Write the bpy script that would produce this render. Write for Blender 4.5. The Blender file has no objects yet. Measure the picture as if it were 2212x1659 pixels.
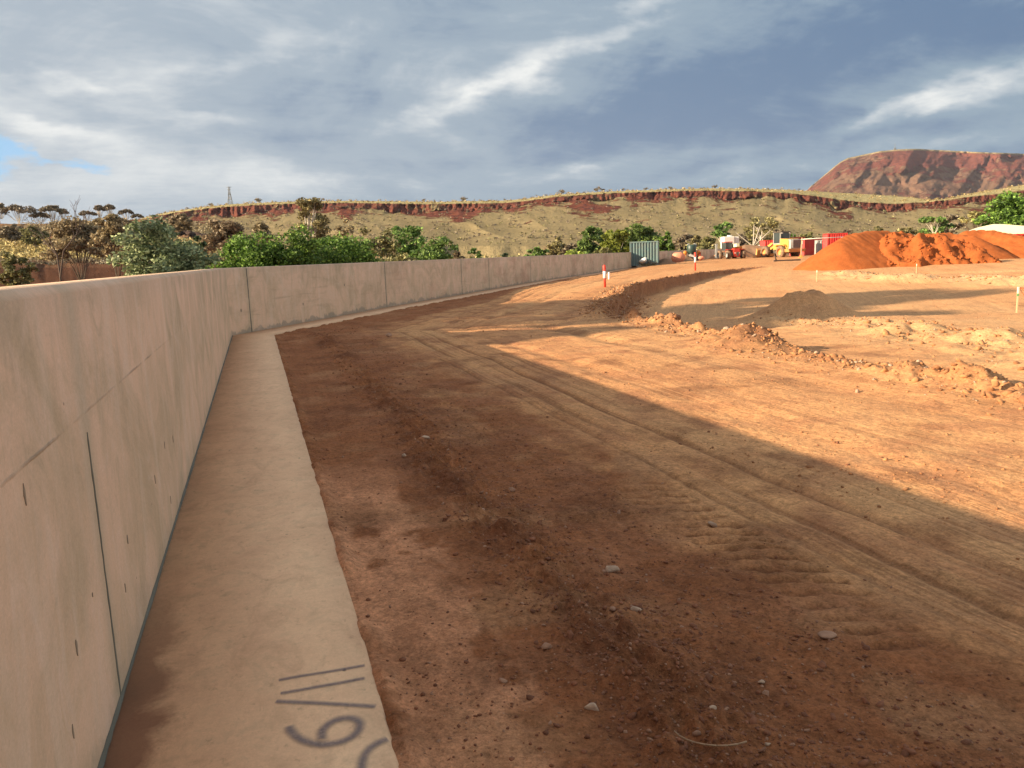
import bpy, bmesh, math, random
import numpy as np
from mathutils import Vector, Matrix
rnd = random.Random(7)
RNG = np.random.default_rng(11)
R = math.radians
scene = bpy.context.scene
col = scene.collection

# ------------------------------------------------------------------ camera
FPX, EYE, ROLL = 769.0, 1.6, 0.035
PITCH = math.atan((384-256)/FPX)
CR, SR, CP, SP = math.cos(ROLL), math.sin(ROLL), math.cos(PITCH), math.sin(PITCH)
cam = bpy.data.cameras.new('camera'); cam.sensor_width = 36; cam.lens = 36*FPX/1024
cam.clip_start = .05; cam.clip_end = 20000
camo = bpy.data.objects.new('camera', cam); col.objects.link(camo)
right = Vector((CR, -SR*SP, -SR*CP)); up = Vector((SR, CR*SP, CR*CP)); back = Vector((0, -CP, SP))
M = Matrix.Identity(4)
for i in range(3):
    M[i][0] = right[i]; M[i][1] = up[i]; M[i][2] = back[i]
M.translation = Vector((0, 0, EYE)); camo.matrix_world = M
scene.camera = camo

def ray(px, py):
    """direction through a photograph point (2212 px wide frame), forward = +Y"""
    x = px*1024/2212-512; y = py*1024/2212-384
    X = (x*CR-y*SR)/FPX; Y = (x*SR+y*CR)/FPX
    return X, CP-Y*SP, -SP-Y*CP
def at(px, py, z=0.0):
    a, b, c = ray(px, py); t = (z-EYE)/c
    return a*t, b*t
def P(px, py, D):
    a, b, c = ray(px, py); t = D/b
    return a*t, D, EYE+c*t
def azel(px, py):
    a, b, c = ray(px, py)
    return math.atan2(a, b), math.atan2(c, math.hypot(a, b))

# ------------------------------------------------------------------ render, light, sky
SUN_EL = R(18.8); SUN_A = R(16)
tosun = Vector((-math.cos(SUN_A)*math.cos(SUN_EL), -math.sin(SUN_A)*math.cos(SUN_EL), math.sin(SUN_EL)))
scene.render.engine = 'CYCLES'
scene.view_settings.view_transform = 'Standard'; scene.view_settings.look = 'None'
scene.view_settings.gamma = 1; scene.view_settings.exposure = 1.35
scene.cycles.max_bounces = 5; scene.cycles.diffuse_bounces = 3; scene.cycles.transparent_max_bounces = 8
XP = 2**1.35
sl = bpy.data.lights.new('sun', 'SUN'); sl.energy = 4.9; sl.angle = R(0.6); sl.color = (1.0, .80, .55)
so = bpy.data.objects.new('sun', sl); col.objects.link(so)
so.rotation_euler = tosun.to_track_quat('Z', 'Y').to_euler()

class NT:
    def __init__(s, tree): s.t = tree; s.n = tree.nodes; s.l = tree.links
    def node(s, typ, **kw):
        n = s.n.new(typ)
        for k, v in kw.items(): setattr(n, k, v)
        return n
    def put(s, sock, v):
        if v is None: return
        if isinstance(v, bpy.types.NodeSocket): s.l.new(v, sock)
        else:
            if isinstance(v, (tuple, list)) and sock.type == 'RGBA' and len(v) == 3: v = (*v, 1)
            sock.default_value = v
    def m(s, op, a, b=None, c=None, clamp=False):
        n = s.node('ShaderNodeMath', operation=op, use_clamp=clamp)
        s.put(n.inputs[0], a); s.put(n.inputs[1], b); s.put(n.inputs[2], c); return n.outputs[0]
    def mix(s, f, a, b, mode='MIX'):
        n = s.node('ShaderNodeMix', data_type='RGBA', blend_type=mode)
        s.put(n.inputs[0], f); s.put(n.inputs[6], a); s.put(n.inputs[7], b); return n.outputs[2]
    def noise(s, vec, scale, detail=4, rough=.55, dist=0, out=0):
        n = s.node('ShaderNodeTexNoise'); s.put(n.inputs['Vector'], vec)
        n.inputs['Scale'].default_value = scale; n.inputs['Detail'].default_value = detail
        n.inputs['Roughness'].default_value = rough; n.inputs['Distortion'].default_value = dist
        return n.outputs[out]
    def mapping(s, vec, scale=(1, 1, 1), rot=(0, 0, 0), loc=(0, 0, 0)):
        n = s.node('ShaderNodeMapping'); s.put(n.inputs[0], vec)
        n.inputs[1].default_value = loc; n.inputs[2].default_value = rot; n.inputs[3].default_value = scale
        return n.outputs[0]
    def ramp(s, f, stops):
        n = s.node('ShaderNodeValToRGB'); s.put(n.inputs[0], f); cr = n.color_ramp
        while len(cr.elements) < len(stops): cr.elements.new(.5)
        for e, (p, c) in zip(cr.elements, stops):
            e.position = p; e.color = (*c, 1) if len(c) == 3 else c
        return n.outputs[0]
    def rng(s, v, a, b, c=0., d=1., smooth=False):
        n = s.node('ShaderNodeMapRange', interpolation_type='SMOOTHSTEP' if smooth else 'LINEAR')
        s.put(n.inputs[0], v)
        for i, q in enumerate((a, b, c, d)): s.put(n.inputs[i+1], q)
        return n.outputs[0]

world = bpy.data.worlds.new('World'); scene.world = world; world.use_nodes = True
def build_world():
    w = NT(world.node_tree); w.n.clear()
    out = w.node('ShaderNodeOutputWorld'); bg = w.node('ShaderNodeBackground')
    sky = w.node('ShaderNodeTexSky', sky_type='NISHITA'); sky.sun_disc = False
    sky.sun_elevation = SUN_EL; sky.sun_rotation = math.atan2(tosun.x, tosun.y) % (2*math.pi)
    tc = w.node('ShaderNodeTexCoord').outputs['Generated']
    sp = w.node('ShaderNodeSeparateXYZ'); w.put(sp.inputs[0], tc)
    x, y, z = sp.outputs
    az = w.m('ARCTAN2', x, y); el = w.m('ARCSINE', z)
    # cloud deck seen in perspective
    zz = w.m('ADD', w.m('MAXIMUM', z, 0), .10)
    cx = w.node('ShaderNodeCombineXYZ'); w.put(cx.inputs[0], w.m('DIVIDE', x, zz)); w.put(cx.inputs[1], w.m('DIVIDE', y, zz))
    deck = w.mapping(cx.outputs[0], scale=(1, 1, 1), rot=(0, 0, R(-24)))
    deckS = w.mapping(deck, scale=(.55, 1.5, 1))
    big = w.noise(deckS, .62, 5, .5, .5)
    med = w.noise(deckS, 2.1, 6, .55, .4)
    # the angular coordinates, warped so cloud edges are ragged
    ae = w.node('ShaderNodeCombineXYZ'); w.put(ae.inputs[0], az); w.put(ae.inputs[1], w.m('MULTIPLY', el, 2.2))
    wn = w.node('ShaderNodeTexNoise'); w.put(wn.inputs['Vector'], ae.outputs[0]); wn.inputs['Scale'].default_value = 11; wn.inputs['Detail'].default_value = 7; wn.inputs['Roughness'].default_value = .58
    ws = w.node('ShaderNodeSeparateXYZ'); w.put(ws.inputs[0], wn.outputs['Color'])
    azw = w.m('ADD', az, w.m('MULTIPLY', w.m('SUBTRACT', ws.outputs[0], .5), .14))
    elw = w.m('ADD', el, w.m('MULTIPLY', w.m('SUBTRACT', ws.outputs[1], .5), .055))
    k = 1024/2212/FPX
    def blob(px, py, sx, sy, tilt):
        a0, e0 = azel(px, py); t = R(tilt)
        dx = w.m('SUBTRACT', azw, a0); dy = w.m('SUBTRACT', elw, e0)
        u = w.m('ADD', w.m('MULTIPLY', dx, math.cos(t)), w.m('MULTIPLY', dy, math.sin(t)))
        v = w.m('SUBTRACT', w.m('MULTIPLY', dy, math.cos(t)), w.m('MULTIPLY', dx, math.sin(t)))
        u = w.m('DIVIDE', u, sx*k); v = w.m('DIVIDE', v, sy*k)
        r2 = w.m('ADD', w.m('MULTIPLY', u, u), w.m('MULTIPLY', v, v))
        return w.m('EXPONENT', w.m('MULTIPLY', r2, -1))
    feats = [(1120, 160, 120, 26, 12, .26), (960, 228, 130, 26, 16, .24), (1250, 95, 330, 50, 22, .12), (1330, 60, 160, 26, 26, .10), (1500, 20, 400, 60, 6, .07),
             (1930, 245, 100, 16, 14, .34), (2080, 190, 120, 34, 18, .26), (2220, 165, 110, 46, 8, .18), (1260, 357, 90, 12, 5, .26), (1500, 340, 280, 18, 6, .12),
             (130, 272, 110, 14, -6, .24), (240, 320, 200, 26, -12, .13), (200, 190, 110, 12, -4, .20), (400, 245, 140, 12, -4, .16),
             (480, 135, 260, 22, 12, .12), (600, 390, 520, 38, -2, .07), (760, 380, 240, 14, -3, .12), (250, 430, 420, 40, 0, .03), (1650, 372, 300, 16, 4, .16), (2050, 300, 260, 14, 4, .12), (1850, 400, 300, 16, 2, .10),
             (1000, 300, 120, 22, 0, .09),
             (1500, 180, 420, 70, 14, -.12), (1900, 90, 420, 90, 10, -.10), (1250, 290, 320, 40, 4, -.10), (620, 300, 200, 30, 0, -.08), (760, 210, 260, 40, 6, -.07), (1750, 290, 260, 26, 8, -.08), (1500, 400, 500, 26, 2, -.05)]
    tot = None
    for (px, py, sx, sy, t, amp) in feats:
        g = w.m('MULTIPLY', blob(px, py, sx, sy, t), amp)
        tot = g if tot is None else w.m('ADD', tot, g)
    fine = w.noise(ae.outputs[0], 16, 7, .6, .3)
    tot = w.m('MULTIPLY', tot, w.m('ADD', -.25, w.m('MULTIPLY', fine, 2.5)))
    base = w.m('ADD', .36, w.m('MULTIPLY', w.m('SUBTRACT', big, .5), .26))
    base = w.m('ADD', base, w.m('MULTIPLY', w.m('SUBTRACT', med, .5), .14))
    base = w.m('ADD', base, w.m('MULTIPLY', w.m('MINIMUM', w.m('MAXIMUM', az, -.65), .75), -.17))
    iso = w.noise(ae.outputs[0], 4.2, 9, .62, .9)
    base = w.m('ADD', base, w.m('MULTIPLY', w.m('SUBTRACT', iso, .5), .72))
    iso2 = w.noise(ae.outputs[0], 13, 8, .66, .5)
    base = w.m('ADD', base, w.m('MULTIPLY', w.m('SUBTRACT', iso2, .5), .16))
    mot = w.noise(w.mapping(deck, scale=(1.1, 2.0, 1)), 6.5, 6, .62, .6)
    base = w.m('ADD', base, w.m('MULTIPLY', w.m('SUBTRACT', mot, .5), .15))
    mot2 = w.noise(w.mapping(deck, scale=(1, 1.8, 1)), 17, 5, .6, .3)
    base = w.m('ADD', base, w.m('MULTIPLY', w.m('SUBTRACT', mot2, .5), .035))
    b = w.m('ADD', base, tot)
    warm = w.rng(az, .55, -.55)
    darkc = w.mix(warm, (.118, .208, .355), (.215, .305, .43))
    midc = w.mix(warm, (.27, .375, .475), (.40, .475, .555))
    n1 = w.mix(w.rng(b, .12, .40, smooth=True), darkc, midc)
    n2 = w.mix(w.rng(b, .40, .92), n1, (.98, .98, .95))
    # blue openings low on the left
    cov = w.m('ADD', w.m('ADD', blob(10, 332, 62, 42, 0), w.m('MULTIPLY', blob(150, 345, 90, 12, -6), .7)), w.m('MULTIPLY', blob(-250, 300, 190, 120, 0), .9))
    cov = w.m('SUBTRACT', cov, w.m('MULTIPLY', w.m('SUBTRACT', fine, .38), 3.2))
    cov = w.rng(cov, .25, .80, smooth=True)
    blue = w.mix(.72, sky.outputs[0], (.30*8, .56*8, .82*8))
    blue = w.mix(1, blue, (.085*XP, .085*XP, .085*XP), 'MULTIPLY')
    n3 = w.mix(cov, n2, w.mix(.25, (.22, .47, .76), blue))
    # out-of-frame sky shaped to fill the shade: overhead and eastern parts raised, western cut
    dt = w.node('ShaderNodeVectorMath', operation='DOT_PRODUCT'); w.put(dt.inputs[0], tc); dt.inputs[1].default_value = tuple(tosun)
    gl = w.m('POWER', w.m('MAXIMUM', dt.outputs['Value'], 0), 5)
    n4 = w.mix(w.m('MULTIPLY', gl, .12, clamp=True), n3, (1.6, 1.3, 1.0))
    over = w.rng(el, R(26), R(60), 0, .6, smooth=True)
    east_fill = w.rng(x, .58, .80, 0, 3.6, smooth=True)          # brightness added to the unseen eastern sky to light the shaded wall
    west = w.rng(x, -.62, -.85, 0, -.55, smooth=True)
    g = w.m('ADD', 1, w.m('ADD', over, w.m('ADD', east_fill, west)))
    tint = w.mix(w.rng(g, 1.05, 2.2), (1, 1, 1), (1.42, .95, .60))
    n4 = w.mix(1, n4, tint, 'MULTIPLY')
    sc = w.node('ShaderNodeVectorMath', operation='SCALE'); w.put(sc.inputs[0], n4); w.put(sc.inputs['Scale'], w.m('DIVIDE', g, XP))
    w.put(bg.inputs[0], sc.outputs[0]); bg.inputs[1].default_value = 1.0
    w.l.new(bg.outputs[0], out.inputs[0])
build_world()
try: world.cycles.sampling_method = 'MANUAL'; world.cycles.sample_map_resolution = 512
except Exception: pass

# ------------------------------------------------------------------ helpers
def tag(o, label=None, cat=None, group=None, kind=None):
    if label: o['label'] = label
    if cat: o['category'] = cat
    if group: o['group'] = group
    if kind: o['kind'] = kind
    return o
def link(name, me, mat=None, parent=None):
    o = bpy.data.objects.new(name, me); col.objects.link(o)
    if mat: me.materials.append(mat)
    if parent: o.parent = parent
    return o
def thing(name, label, cat, loc=(0, 0, 0), rz=0, group=None):
    o = bpy.data.objects.new(name, None); col.objects.link(o)
    o.location = loc; o.rotation_euler = (0, 0, rz); o.empty_display_size = .2
    return tag(o, label, cat, group)
def np_mesh(name, V, F, mat=None, parent=None, smooth=False, uv=None, colr=None):
    V = np.asarray(V, np.float32); F = np.asarray(F, np.int32); k = F.shape[1]
    me = bpy.data.meshes.new(name)
    me.vertices.add(len(V)); me.vertices.foreach_set('co', V.ravel())
    me.loops.add(F.size); me.loops.foreach_set('vertex_index', F.ravel())
    me.polygons.add(len(F)); me.polygons.foreach_set('loop_start', np.arange(len(F), dtype=np.int32)*k)
    me.update(calc_edges=True)
    if smooth: me.polygons.foreach_set('use_smooth', np.ones(len(F), bool))
    if uv is not None:
        l = me.uv_layers.new(name='UVMap'); l.data.foreach_set('uv', np.asarray(uv, np.float32)[F.ravel()].ravel())
    if colr is not None:
        a = me.color_attributes.new('zone', 'FLOAT_COLOR', 'POINT')
        a.data.foreach_set('color', np.asarray(colr, np.float32).ravel())
    return link(name, me, mat, parent)
class MB:
    def __init__(s): s.V = []; s.F = []; s.S = []
    def add(s, vs, fs, smooth=False):
        n = len(s.V); s.V += [tuple(v) for v in vs]; s.F += [tuple(i+n for i in f) for f in fs]; s.S += [smooth]*len(fs); return s
    def box(s, c, d, rz=0, rx=0, ry=0, taper=1.0):
        vs = []
        M_ = Matrix.Rotation(rz, 3, 'Z') @ Matrix.Rotation(ry, 3, 'Y') @ Matrix.Rotation(rx, 3, 'X')
        for z in (-.5, .5):
            for x, y in ((-.5, -.5), (.5, -.5), (.5, .5), (-.5, .5)):
                k = taper if z > 0 else 1
                vs.append(M_ @ Vector((x*d[0]*k, y*d[1]*k, z*d[2])) + Vector(c))
        return s.add(vs, [(3, 2, 1, 0), (4, 5, 6, 7), (0, 1, 5, 4), (1, 2, 6, 5), (2, 3, 7, 6), (3, 0, 4, 7)])
    def tube(s, p0, p1, r0, r1=None, n=8, caps=True):
        r1 = r0 if r1 is None else r1
        p0 = Vector(p0); p1 = Vector(p1); d = (p1-p0).normalized()
        q = d.to_track_quat('Z', 'Y'); vs = []
        for p, r in ((p0, r0), (p1, r1)):
            for i in range(n):
                a = 2*math.pi*i/n; vs.append(p + q @ Vector((r*math.cos(a), r*math.sin(a), 0)))
        s.add(vs, [(i, (i+1) % n, n+(i+1) % n, n+i) for i in range(n)], True)
        if caps: s.add(vs, [tuple(range(n-1, -1, -1)), tuple(range(n, 2*n))])
        return s
    def lathe(s, prof, axis0, axisdir, n=20):
        q = Vector(axisdir).to_track_quat('Z', 'Y'); o = Vector(axis0); vs = []
        for r, h in prof:
            for i in range(n):
                a = 2*math.pi*i/n; vs.append(o + q @ Vector((r*math.cos(a), r*math.sin(a), h)))
        m = len(prof); fs = []
        for j in range(m-1):
            for i in range(n): fs.append((j*n+i, j*n+(i+1) % n, (j+1)*n+(i+1) % n, (j+1)*n+i))
        return s.add(vs, fs, True)
    def prism(s, pts, y0, y1, axis='y'):
        """outline in (x,z) extruded along y, or outline in (y,z) extruded along x"""
        n = len(pts)
        f = (lambda p, t: (p[0], t, p[1])) if axis == 'y' else (lambda p, t: (t, p[0], p[1]))
        vs = [f(p, y0) for p in pts] + [f(p, y1) for p in pts]
        return s.add(vs, [(i, (i+1) % n, n+(i+1) % n, n+i) for i in range(n)] + [tuple(range(n-1, -1, -1)), tuple(range(n, 2*n))])
    def build(s, name, mat=None, parent=None, bevel=0):
        me = bpy.data.meshes.new(name); me.from_pydata(s.V, [], s.F); me.update()
        me.polygons.foreach_set('use_smooth', s.S)
        bm = bmesh.new(); bm.from_mesh(me)
        bmesh.ops.remove_doubles(bm, verts=bm.verts, dist=1e-5)
        bmesh.ops.recalc_face_normals(bm, faces=bm.faces); bm.to_mesh(me); bm.free()
        o = link(name, me, mat, parent)
        if bevel:
            b = o.modifiers.new('bevel', 'BEVEL'); b.width = bevel; b.segments = 2; b.limit_method = 'ANGLE'
        return o

def hsh(xi, yi, seed):
    h = (xi.astype(np.int64)*374761393 + yi.astype(np.int64)*668265263 + seed*144269) & 0xffffffff
    h = ((h ^ (h >> 13))*1274126177) & 0xffffffff
    return ((h ^ (h >> 16)) & 0xffff)/65535.0
def vn(x, y, seed=0):
    xi = np.floor(x); yi = np.floor(y); fx = x-xi; fy = y-yi
    fx = fx*fx*(3-2*fx); fy = fy*fy*(3-2*fy)
    a = hsh(xi, yi, seed); b = hsh(xi+1, yi, seed); c = hsh(xi, yi+1, seed); d = hsh(xi+1, yi+1, seed)
    return (a*(1-fx)+b*fx)*(1-fy)+(c*(1-fx)+d*fx)*fy - .5
def fbm(x, y, seed=0, oct=4, g=.5):
    s = 0; a = 1
    for i in range(oct):
        s = s + a*vn(x*2**i+i*17.3, y*2**i-i*9.1, seed+i); a *= g
    return s
def ss(v, a, b):
    t = np.clip((v-a)/(b-a), 0, 1); return t*t*(3-2*t)

# ------------------------------------------------------------------ materials
def newmat(name):
    m = bpy.data.materials.new(name); m.use_nodes = True; w = NT(m.node_tree); w.n.clear()
    out = w.node('ShaderNodeOutputMaterial'); b = w.node('ShaderNodeBsdfPrincipled')
    w.l.new(b.outputs[0], out.inputs[0]); return m, w, b, out
def simple(name, c, rough=.6, var=.12, metal=0, dust=.0, scale=3, bump=0):
    m, w, b, out = newmat(name)
    tc = w.node('ShaderNodeTexCoord').outputs['Object']
    n = w.noise(tc, scale, 5, .6)
    k = w.rng(n, .3, .7, 1-var, 1+var)
    cc = w.node('ShaderNodeVectorMath', operation='SCALE'); cc.inputs[0].default_value = c; w.put(cc.inputs['Scale'], k)
    cv = cc.outputs[0]
    if dust:
        n2 = w.noise(tc, scale*1.7, 6, .65)
        cv = w.mix(w.m('MULTIPLY', w.rng(n2, .35, .65), dust), cv, (.42, .22, .11))
    w.put(b.inputs['Base Color'], cv); b.inputs['Roughness'].default_value = rough; b.inputs['Metallic'].default_value = metal
    if bump:
        bp = w.node('ShaderNodeBump'); bp.inputs['Strength'].default_value = bump; w.put(bp.inputs['Height'], n); w.put(b.inputs['Normal'], bp.outputs[0])
    return m
def ground_mat():
    m, w, b, out = newmat('red_dirt')
    g = w.node('ShaderNodeNewGeometry').outputs['Position']
    at_ = w.node('ShaderNodeAttribute', attribute_name='zone')
    uv = w.node('ShaderNodeUVMap', uv_map='UVMap').outputs[0]
    n1 = w.noise(g, 26, 8, .68)
    n2 = w.noise(g, 3.1, 7, .62, .4)
    n3 = w.noise(g, .7, 5, .6)
    st = w.noise(w.mapping(uv, scale=(.25, 4.5, 1)), 1.6, 6, .62, .6)
    st2 = w.noise(w.mapping(uv, scale=(.5, 16, 1)), 1.3, 4, .6, .3)
    k = w.m('ADD', .50, w.m('ADD', w.m('MULTIPLY', n1, .62), w.m('MULTIPLY', n2, .40)))
    k = w.m('ADD', k, w.m('MULTIPLY', w.m('SUBTRACT', st, .5), .50))
    k = w.m('ADD', k, w.m('MULTIPLY', w.m('SUBTRACT', st2, .5), .34))
    k = w.m('ADD', k, w.m('MULTIPLY', w.m('SUBTRACT', n3, .5), .25))
    n4 = w.noise(g, 70, 4, .75); n5 = w.noise(g, 30, 6, .72, .5)
    k = w.m('ADD', k, w.rng(n4, .38, .62, -.17, .17)); k = w.m('ADD', k, w.rng(n5, .38, .62, -.20, .20))
    n6 = w.noise(g, 11, 7, .7, .8); k = w.m('ADD', k, w.rng(n6, .40, .60, -.12, .12))
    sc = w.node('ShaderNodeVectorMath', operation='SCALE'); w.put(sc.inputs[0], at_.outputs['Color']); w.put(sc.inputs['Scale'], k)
    c = sc.outputs[0]
    st3 = w.noise(w.mapping(uv, scale=(.16, 34, 1)), 1, 3, .5, .15)
    sxx = w.node('ShaderNodeSeparateXYZ'); w.put(sxx.inputs[0], uv)
    lane = w.m('MULTIPLY', w.m('MULTIPLY', w.rng(sxx.outputs[1], 3.25, 3.5), w.rng(sxx.outputs[1], 6.5, 9, 1, .35)), w.rng(w.noise(w.mapping(uv, scale=(.2, 1.1, 1), loc=(4, 2, 0)), 1, 3, .5), .42, .56))
    c = w.mix(w.m('MULTIPLY', w.m('MULTIPLY', w.rng(st3, .54, .62), lane), .40), c, (.25, .115, .055))
    c = w.mix(w.m('MULTIPLY', w.m('MULTIPLY', w.rng(st3, .46, .38), lane), .28), c, (.66, .38, .20))
    # reddish patches of moist fines, pale dust
    c = w.mix(w.m('MULTIPLY', w.rng(n2, .52, .68), .25), c, (.27, .105, .05))
    # pale grit
    vo = w.node('ShaderNodeTexVoronoi'); w.put(vo.inputs['Vector'], g); vo.inputs['Scale'].default_value = 42
    spk = w.rng(vo.outputs['Distance'], .10, .22, 1, 0)
    vc = w.node('ShaderNodeSeparateXYZ'); w.put(vc.inputs[0], vo.outputs['Color'])
    spk = w.m('MULTIPLY', spk, w.rng(vc.outputs[0], .80, .92))
    c = w.mix(w.m('MULTIPLY', spk, .55), c, (.50, .34, .22))
    spd = w.m('MULTIPLY', w.rng(vo.outputs['Distance'], .12, .3, 1, 0), w.rng(vc.outputs[1], .82, .92))
    c = w.mix(w.m('MULTIPLY', spd, .45), c, (.12, .05, .025))
    w.put(b.inputs['Base Color'], c); b.inputs['Roughness'].default_value = .95; b.inputs['Specular IOR Level'].default_value = .15
    h = w.m('ADD', w.m('MULTIPLY', n1, .026), w.m('MULTIPLY', st2, .007)); h = w.m('SUBTRACT', h, w.m('MULTIPLY', w.m('MULTIPLY', w.rng(st3, .54, .62), lane), .006)); h = w.m('ADD', h, w.m('ADD', w.m('MULTIPLY', n4, .006), w.m('MULTIPLY', n5, .014)))
    h = w.m('ADD', h, w.m('MULTIPLY', w.noise(g, 9, 6, .65), .04)); h = w.m('ADD', h, w.m('MULTIPLY', spk, .004))
    bp = w.node('ShaderNodeBump'); bp.inputs['Strength'].default_value = .85; bp.inputs['Distance'].default_value = 1
    w.put(bp.inputs['Strength'], w.rng(sxx.outputs[1], 3.2, 5.0, .9, .42)); w.put(bp.inputs['Height'], h); w.put(b.inputs['Normal'], bp.outputs[0]); return m
def soil_mat(name, c, c2, sc=1.0, bump=.9):
    m, w, b, out = newmat(name)
    g = w.node('ShaderNodeNewGeometry').outputs['Position']
    n1 = w.noise(g, 1.1*sc, 7, .62, .5); n2 = w.noise(g, 9*sc, 6, .65)
    cc = w.mix(w.rng(n1, .35, .68), c, c2)
    cc = w.mix(1, cc, w.ramp(n2, [(.25, (.72, .72, .72)), (.75, (1.15, 1.15, 1.15))]), 'MULTIPLY')
    w.put(b.inputs['Base Color'], cc); b.inputs['Roughness'].default_value = .95; b.inputs['Specular IOR Level'].default_value = .1
    h = w.m('ADD', w.m('MULTIPLY', n2, .08/sc), w.m('MULTIPLY', n1, .2/sc))
    bp = w.node('ShaderNodeBump'); bp.inputs['Strength'].default_value = bump; w.put(bp.inputs['Height'], h); w.put(b.inputs['Normal'], bp.outputs[0])
    return m
def rock_mat(name, c, c2):
    m, w, b, out = newmat(name)
    g = w.node('ShaderNodeNewGeometry')
    r = g.outputs['Random Per Island']; n = w.noise(g.outputs['Position'], 18, 6, .65)
    cc = w.mix(r, c, c2); cc = w.mix(1, cc, w.ramp(n, [(.3, (.65, .62, .6)), (.7, (1.2, 1.2, 1.2))]), 'MULTIPLY')
    w.put(b.inputs['Base Color'], cc); b.inputs['Roughness'].default_value = .9
    bp = w.node('ShaderNodeBump'); bp.inputs['Strength'].default_value = .6; bp.inputs['Distance'].default_value = .02; w.put(bp.inputs['Height'], n); w.put(b.inputs['Normal'], bp.outputs[0])
    return m
S0 = math.dist((-1.39, 2.28), (1.27, -5.9)); CUM1 = math.dist((1.27, -5.9), (-6.46, 17.85))
def concrete_wall_mat():
    m, w, b, out = newmat('cast_concrete')
    uv = w.node('ShaderNodeUVMap', uv_map='UVMap').outputs[0]
    sx = w.node('ShaderNodeSeparateXYZ'); w.put(sx.inputs[0], uv); u, v = sx.outputs[0], sx.outputs[1]
    big = w.noise(w.mapping(uv, scale=(.9, .9, 1)), 1.0, 7, .66, 1.2)
    strk = w.noise(w.mapping(uv, scale=(3.0, .5, 1)), 1.5, 7, .62, 1.0)
    strk2 = w.noise(w.mapping(uv, scale=(9, .5, 1), loc=(3, 1, 0)), 1.1, 6, .6, .8)
    fine = w.noise(uv, 55, 6, .7)
    c = w.mix(w.rng(big, .40, .60), (.46, .332, .218), (.66, .44, .31))
    c = w.mix(w.m('MULTIPLY', w.rng(strk, .50, .68), .45), c, (.66, .51, .40))
    c = w.mix(w.m('MULTIPLY', w.rng(strk, .46, .30), .38), c, (.37, .285, .20))
    c = w.mix(w.m('MULTIPLY', w.rng(strk2, .60, .75), .22), c, (.72, .55, .46))
    # lower lift of the pour slightly pinker below the 1.10 m line
    lw = w.rng(v, 1.09, 1.11, 1, 0)
    c = w.mix(w.m('MULTIPLY', lw, .22), c, (.58, .40, .27))
    seg = w.noise(w.mapping(uv, scale=(2.2, .01, 1)), 1, 3, .6)
    ln = w.m('MULTIPLY', w.rng(w.m('ABSOLUTE', w.m('SUBTRACT', v, w.m('ADD', 1.095, w.m('MULTIPLY', strk2, .012)))), .002, .007, 1, 0), w.rng(seg, .42, .58))
    ln = w.m('MULTIPLY', ln, w.rng(u, S0+2.6, S0+3.4, .75, .12))
    c = w.mix(w.m('MULTIPLY', ln, .65), c, (.16, .125, .095))
    # reddish dust stains farther along
    far = w.rng(u, 30, 42)
    rs = w.m('MULTIPLY', w.rng(w.noise(w.mapping(uv, scale=(.35, .6, 1)), 1, 5, .6), .50, .62), w.m('MULTIPLY', far, .5))
    c = w.mix(rs, c, (.36, .19, .125))
    # damp grey edge at the foot
    ft = w.m('SUBTRACT', w.m('ADD', .01, w.m('MULTIPLY', w.rng(w.noise(w.mapping(uv, scale=(1.6, .6, 1)), 1.2, 6, .65), .40, .75), .26)), v)
    c = w.mix(w.m('MULTIPLY', w.rng(ft, -.02, .02), w.rng(u, S0+13, S0+17, .12, .55)), c, (.175, .17, .145))
    tp = w.rng(w.m('ADD', v, w.m('MULTIPLY', strk, -.25)), 1.25, 1.5)
    tp = w.m('MULTIPLY', tp, w.rng(v, 1.552, 1.57, 1, 0))
    c = w.mix(w.m('MULTIPLY', tp, .35), c, (.40, .315, .25))
    bl = w.noise(w.mapping(uv, scale=(1.5, 1.1, 1), loc=(7, 3, 0)), 2.3, 7, .68, 1.5)
    c = w.mix(w.m('MULTIPLY', w.rng(bl, .54, .70), .38), c, (.68, .50, .40)); c = w.mix(w.m('MULTIPLY', w.rng(bl, .44, .30), .40), c, (.36, .27, .18))
    js_ = [S0+.44, CUM1+.82, CUM1+9.17, CUM1+16.97, CUM1+21.07, CUM1+29.6]
    sm = None
    for q in js_:
        g_ = w.rng(w.m('ABSOLUTE', w.m('SUBTRACT', u, w.m('ADD', q, w.m('MULTIPLY', w.m('SUBTRACT', strk, .5), .12)))), .03, .14, 1, 0)
        sm = g_ if sm is None else w.m('MAXIMUM', sm, g_)
    c = w.mix(w.m('MULTIPLY', sm, .38), c, (.30, .27, .19))
    hb_ = w.noise(w.mapping(uv, scale=(.5, 7, 1)), 1.2, 6, .65, .4)
    c = w.mix(w.m('MULTIPLY', w.m('MULTIPLY', w.rng(hb_, .56, .70), w.rng(u, CUM1-1, CUM1+1)), .42), c, (.34, .25, .17))
    c = w.mix(w.m('MULTIPLY', w.m('MULTIPLY', w.rng(hb_, .42, .30), w.rng(u, CUM1-1, CUM1+1)), .30), c, (.66, .50, .36))
    # pinholes
    vo = w.node('ShaderNodeTexVoronoi'); w.put(vo.inputs['Vector'], uv); vo.inputs['Scale'].default_value = 9
    vs = w.node('ShaderNodeSeparateXYZ'); w.put(vs.inputs[0], vo.outputs['Color'])
    ph = w.m('MULTIPLY', w.rng(vo.outputs['Distance'], .03, .06, 1, 0), w.rng(vs.outputs[0], .8, .85))
    c = w.mix(w.m('MULTIPLY', ph, .7), c, (.13, .10, .08))
    k = w.m('ADD', .62, w.m('ADD', w.m('MULTIPLY', fine, .4), w.m('MULTIPLY', w.noise(uv, 150, 4, .7), .36)))
    sc = w.node('ShaderNodeVectorMath', operation='SCALE'); w.put(sc.inputs[0], c); w.put(sc.inputs['Scale'], k)
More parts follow.
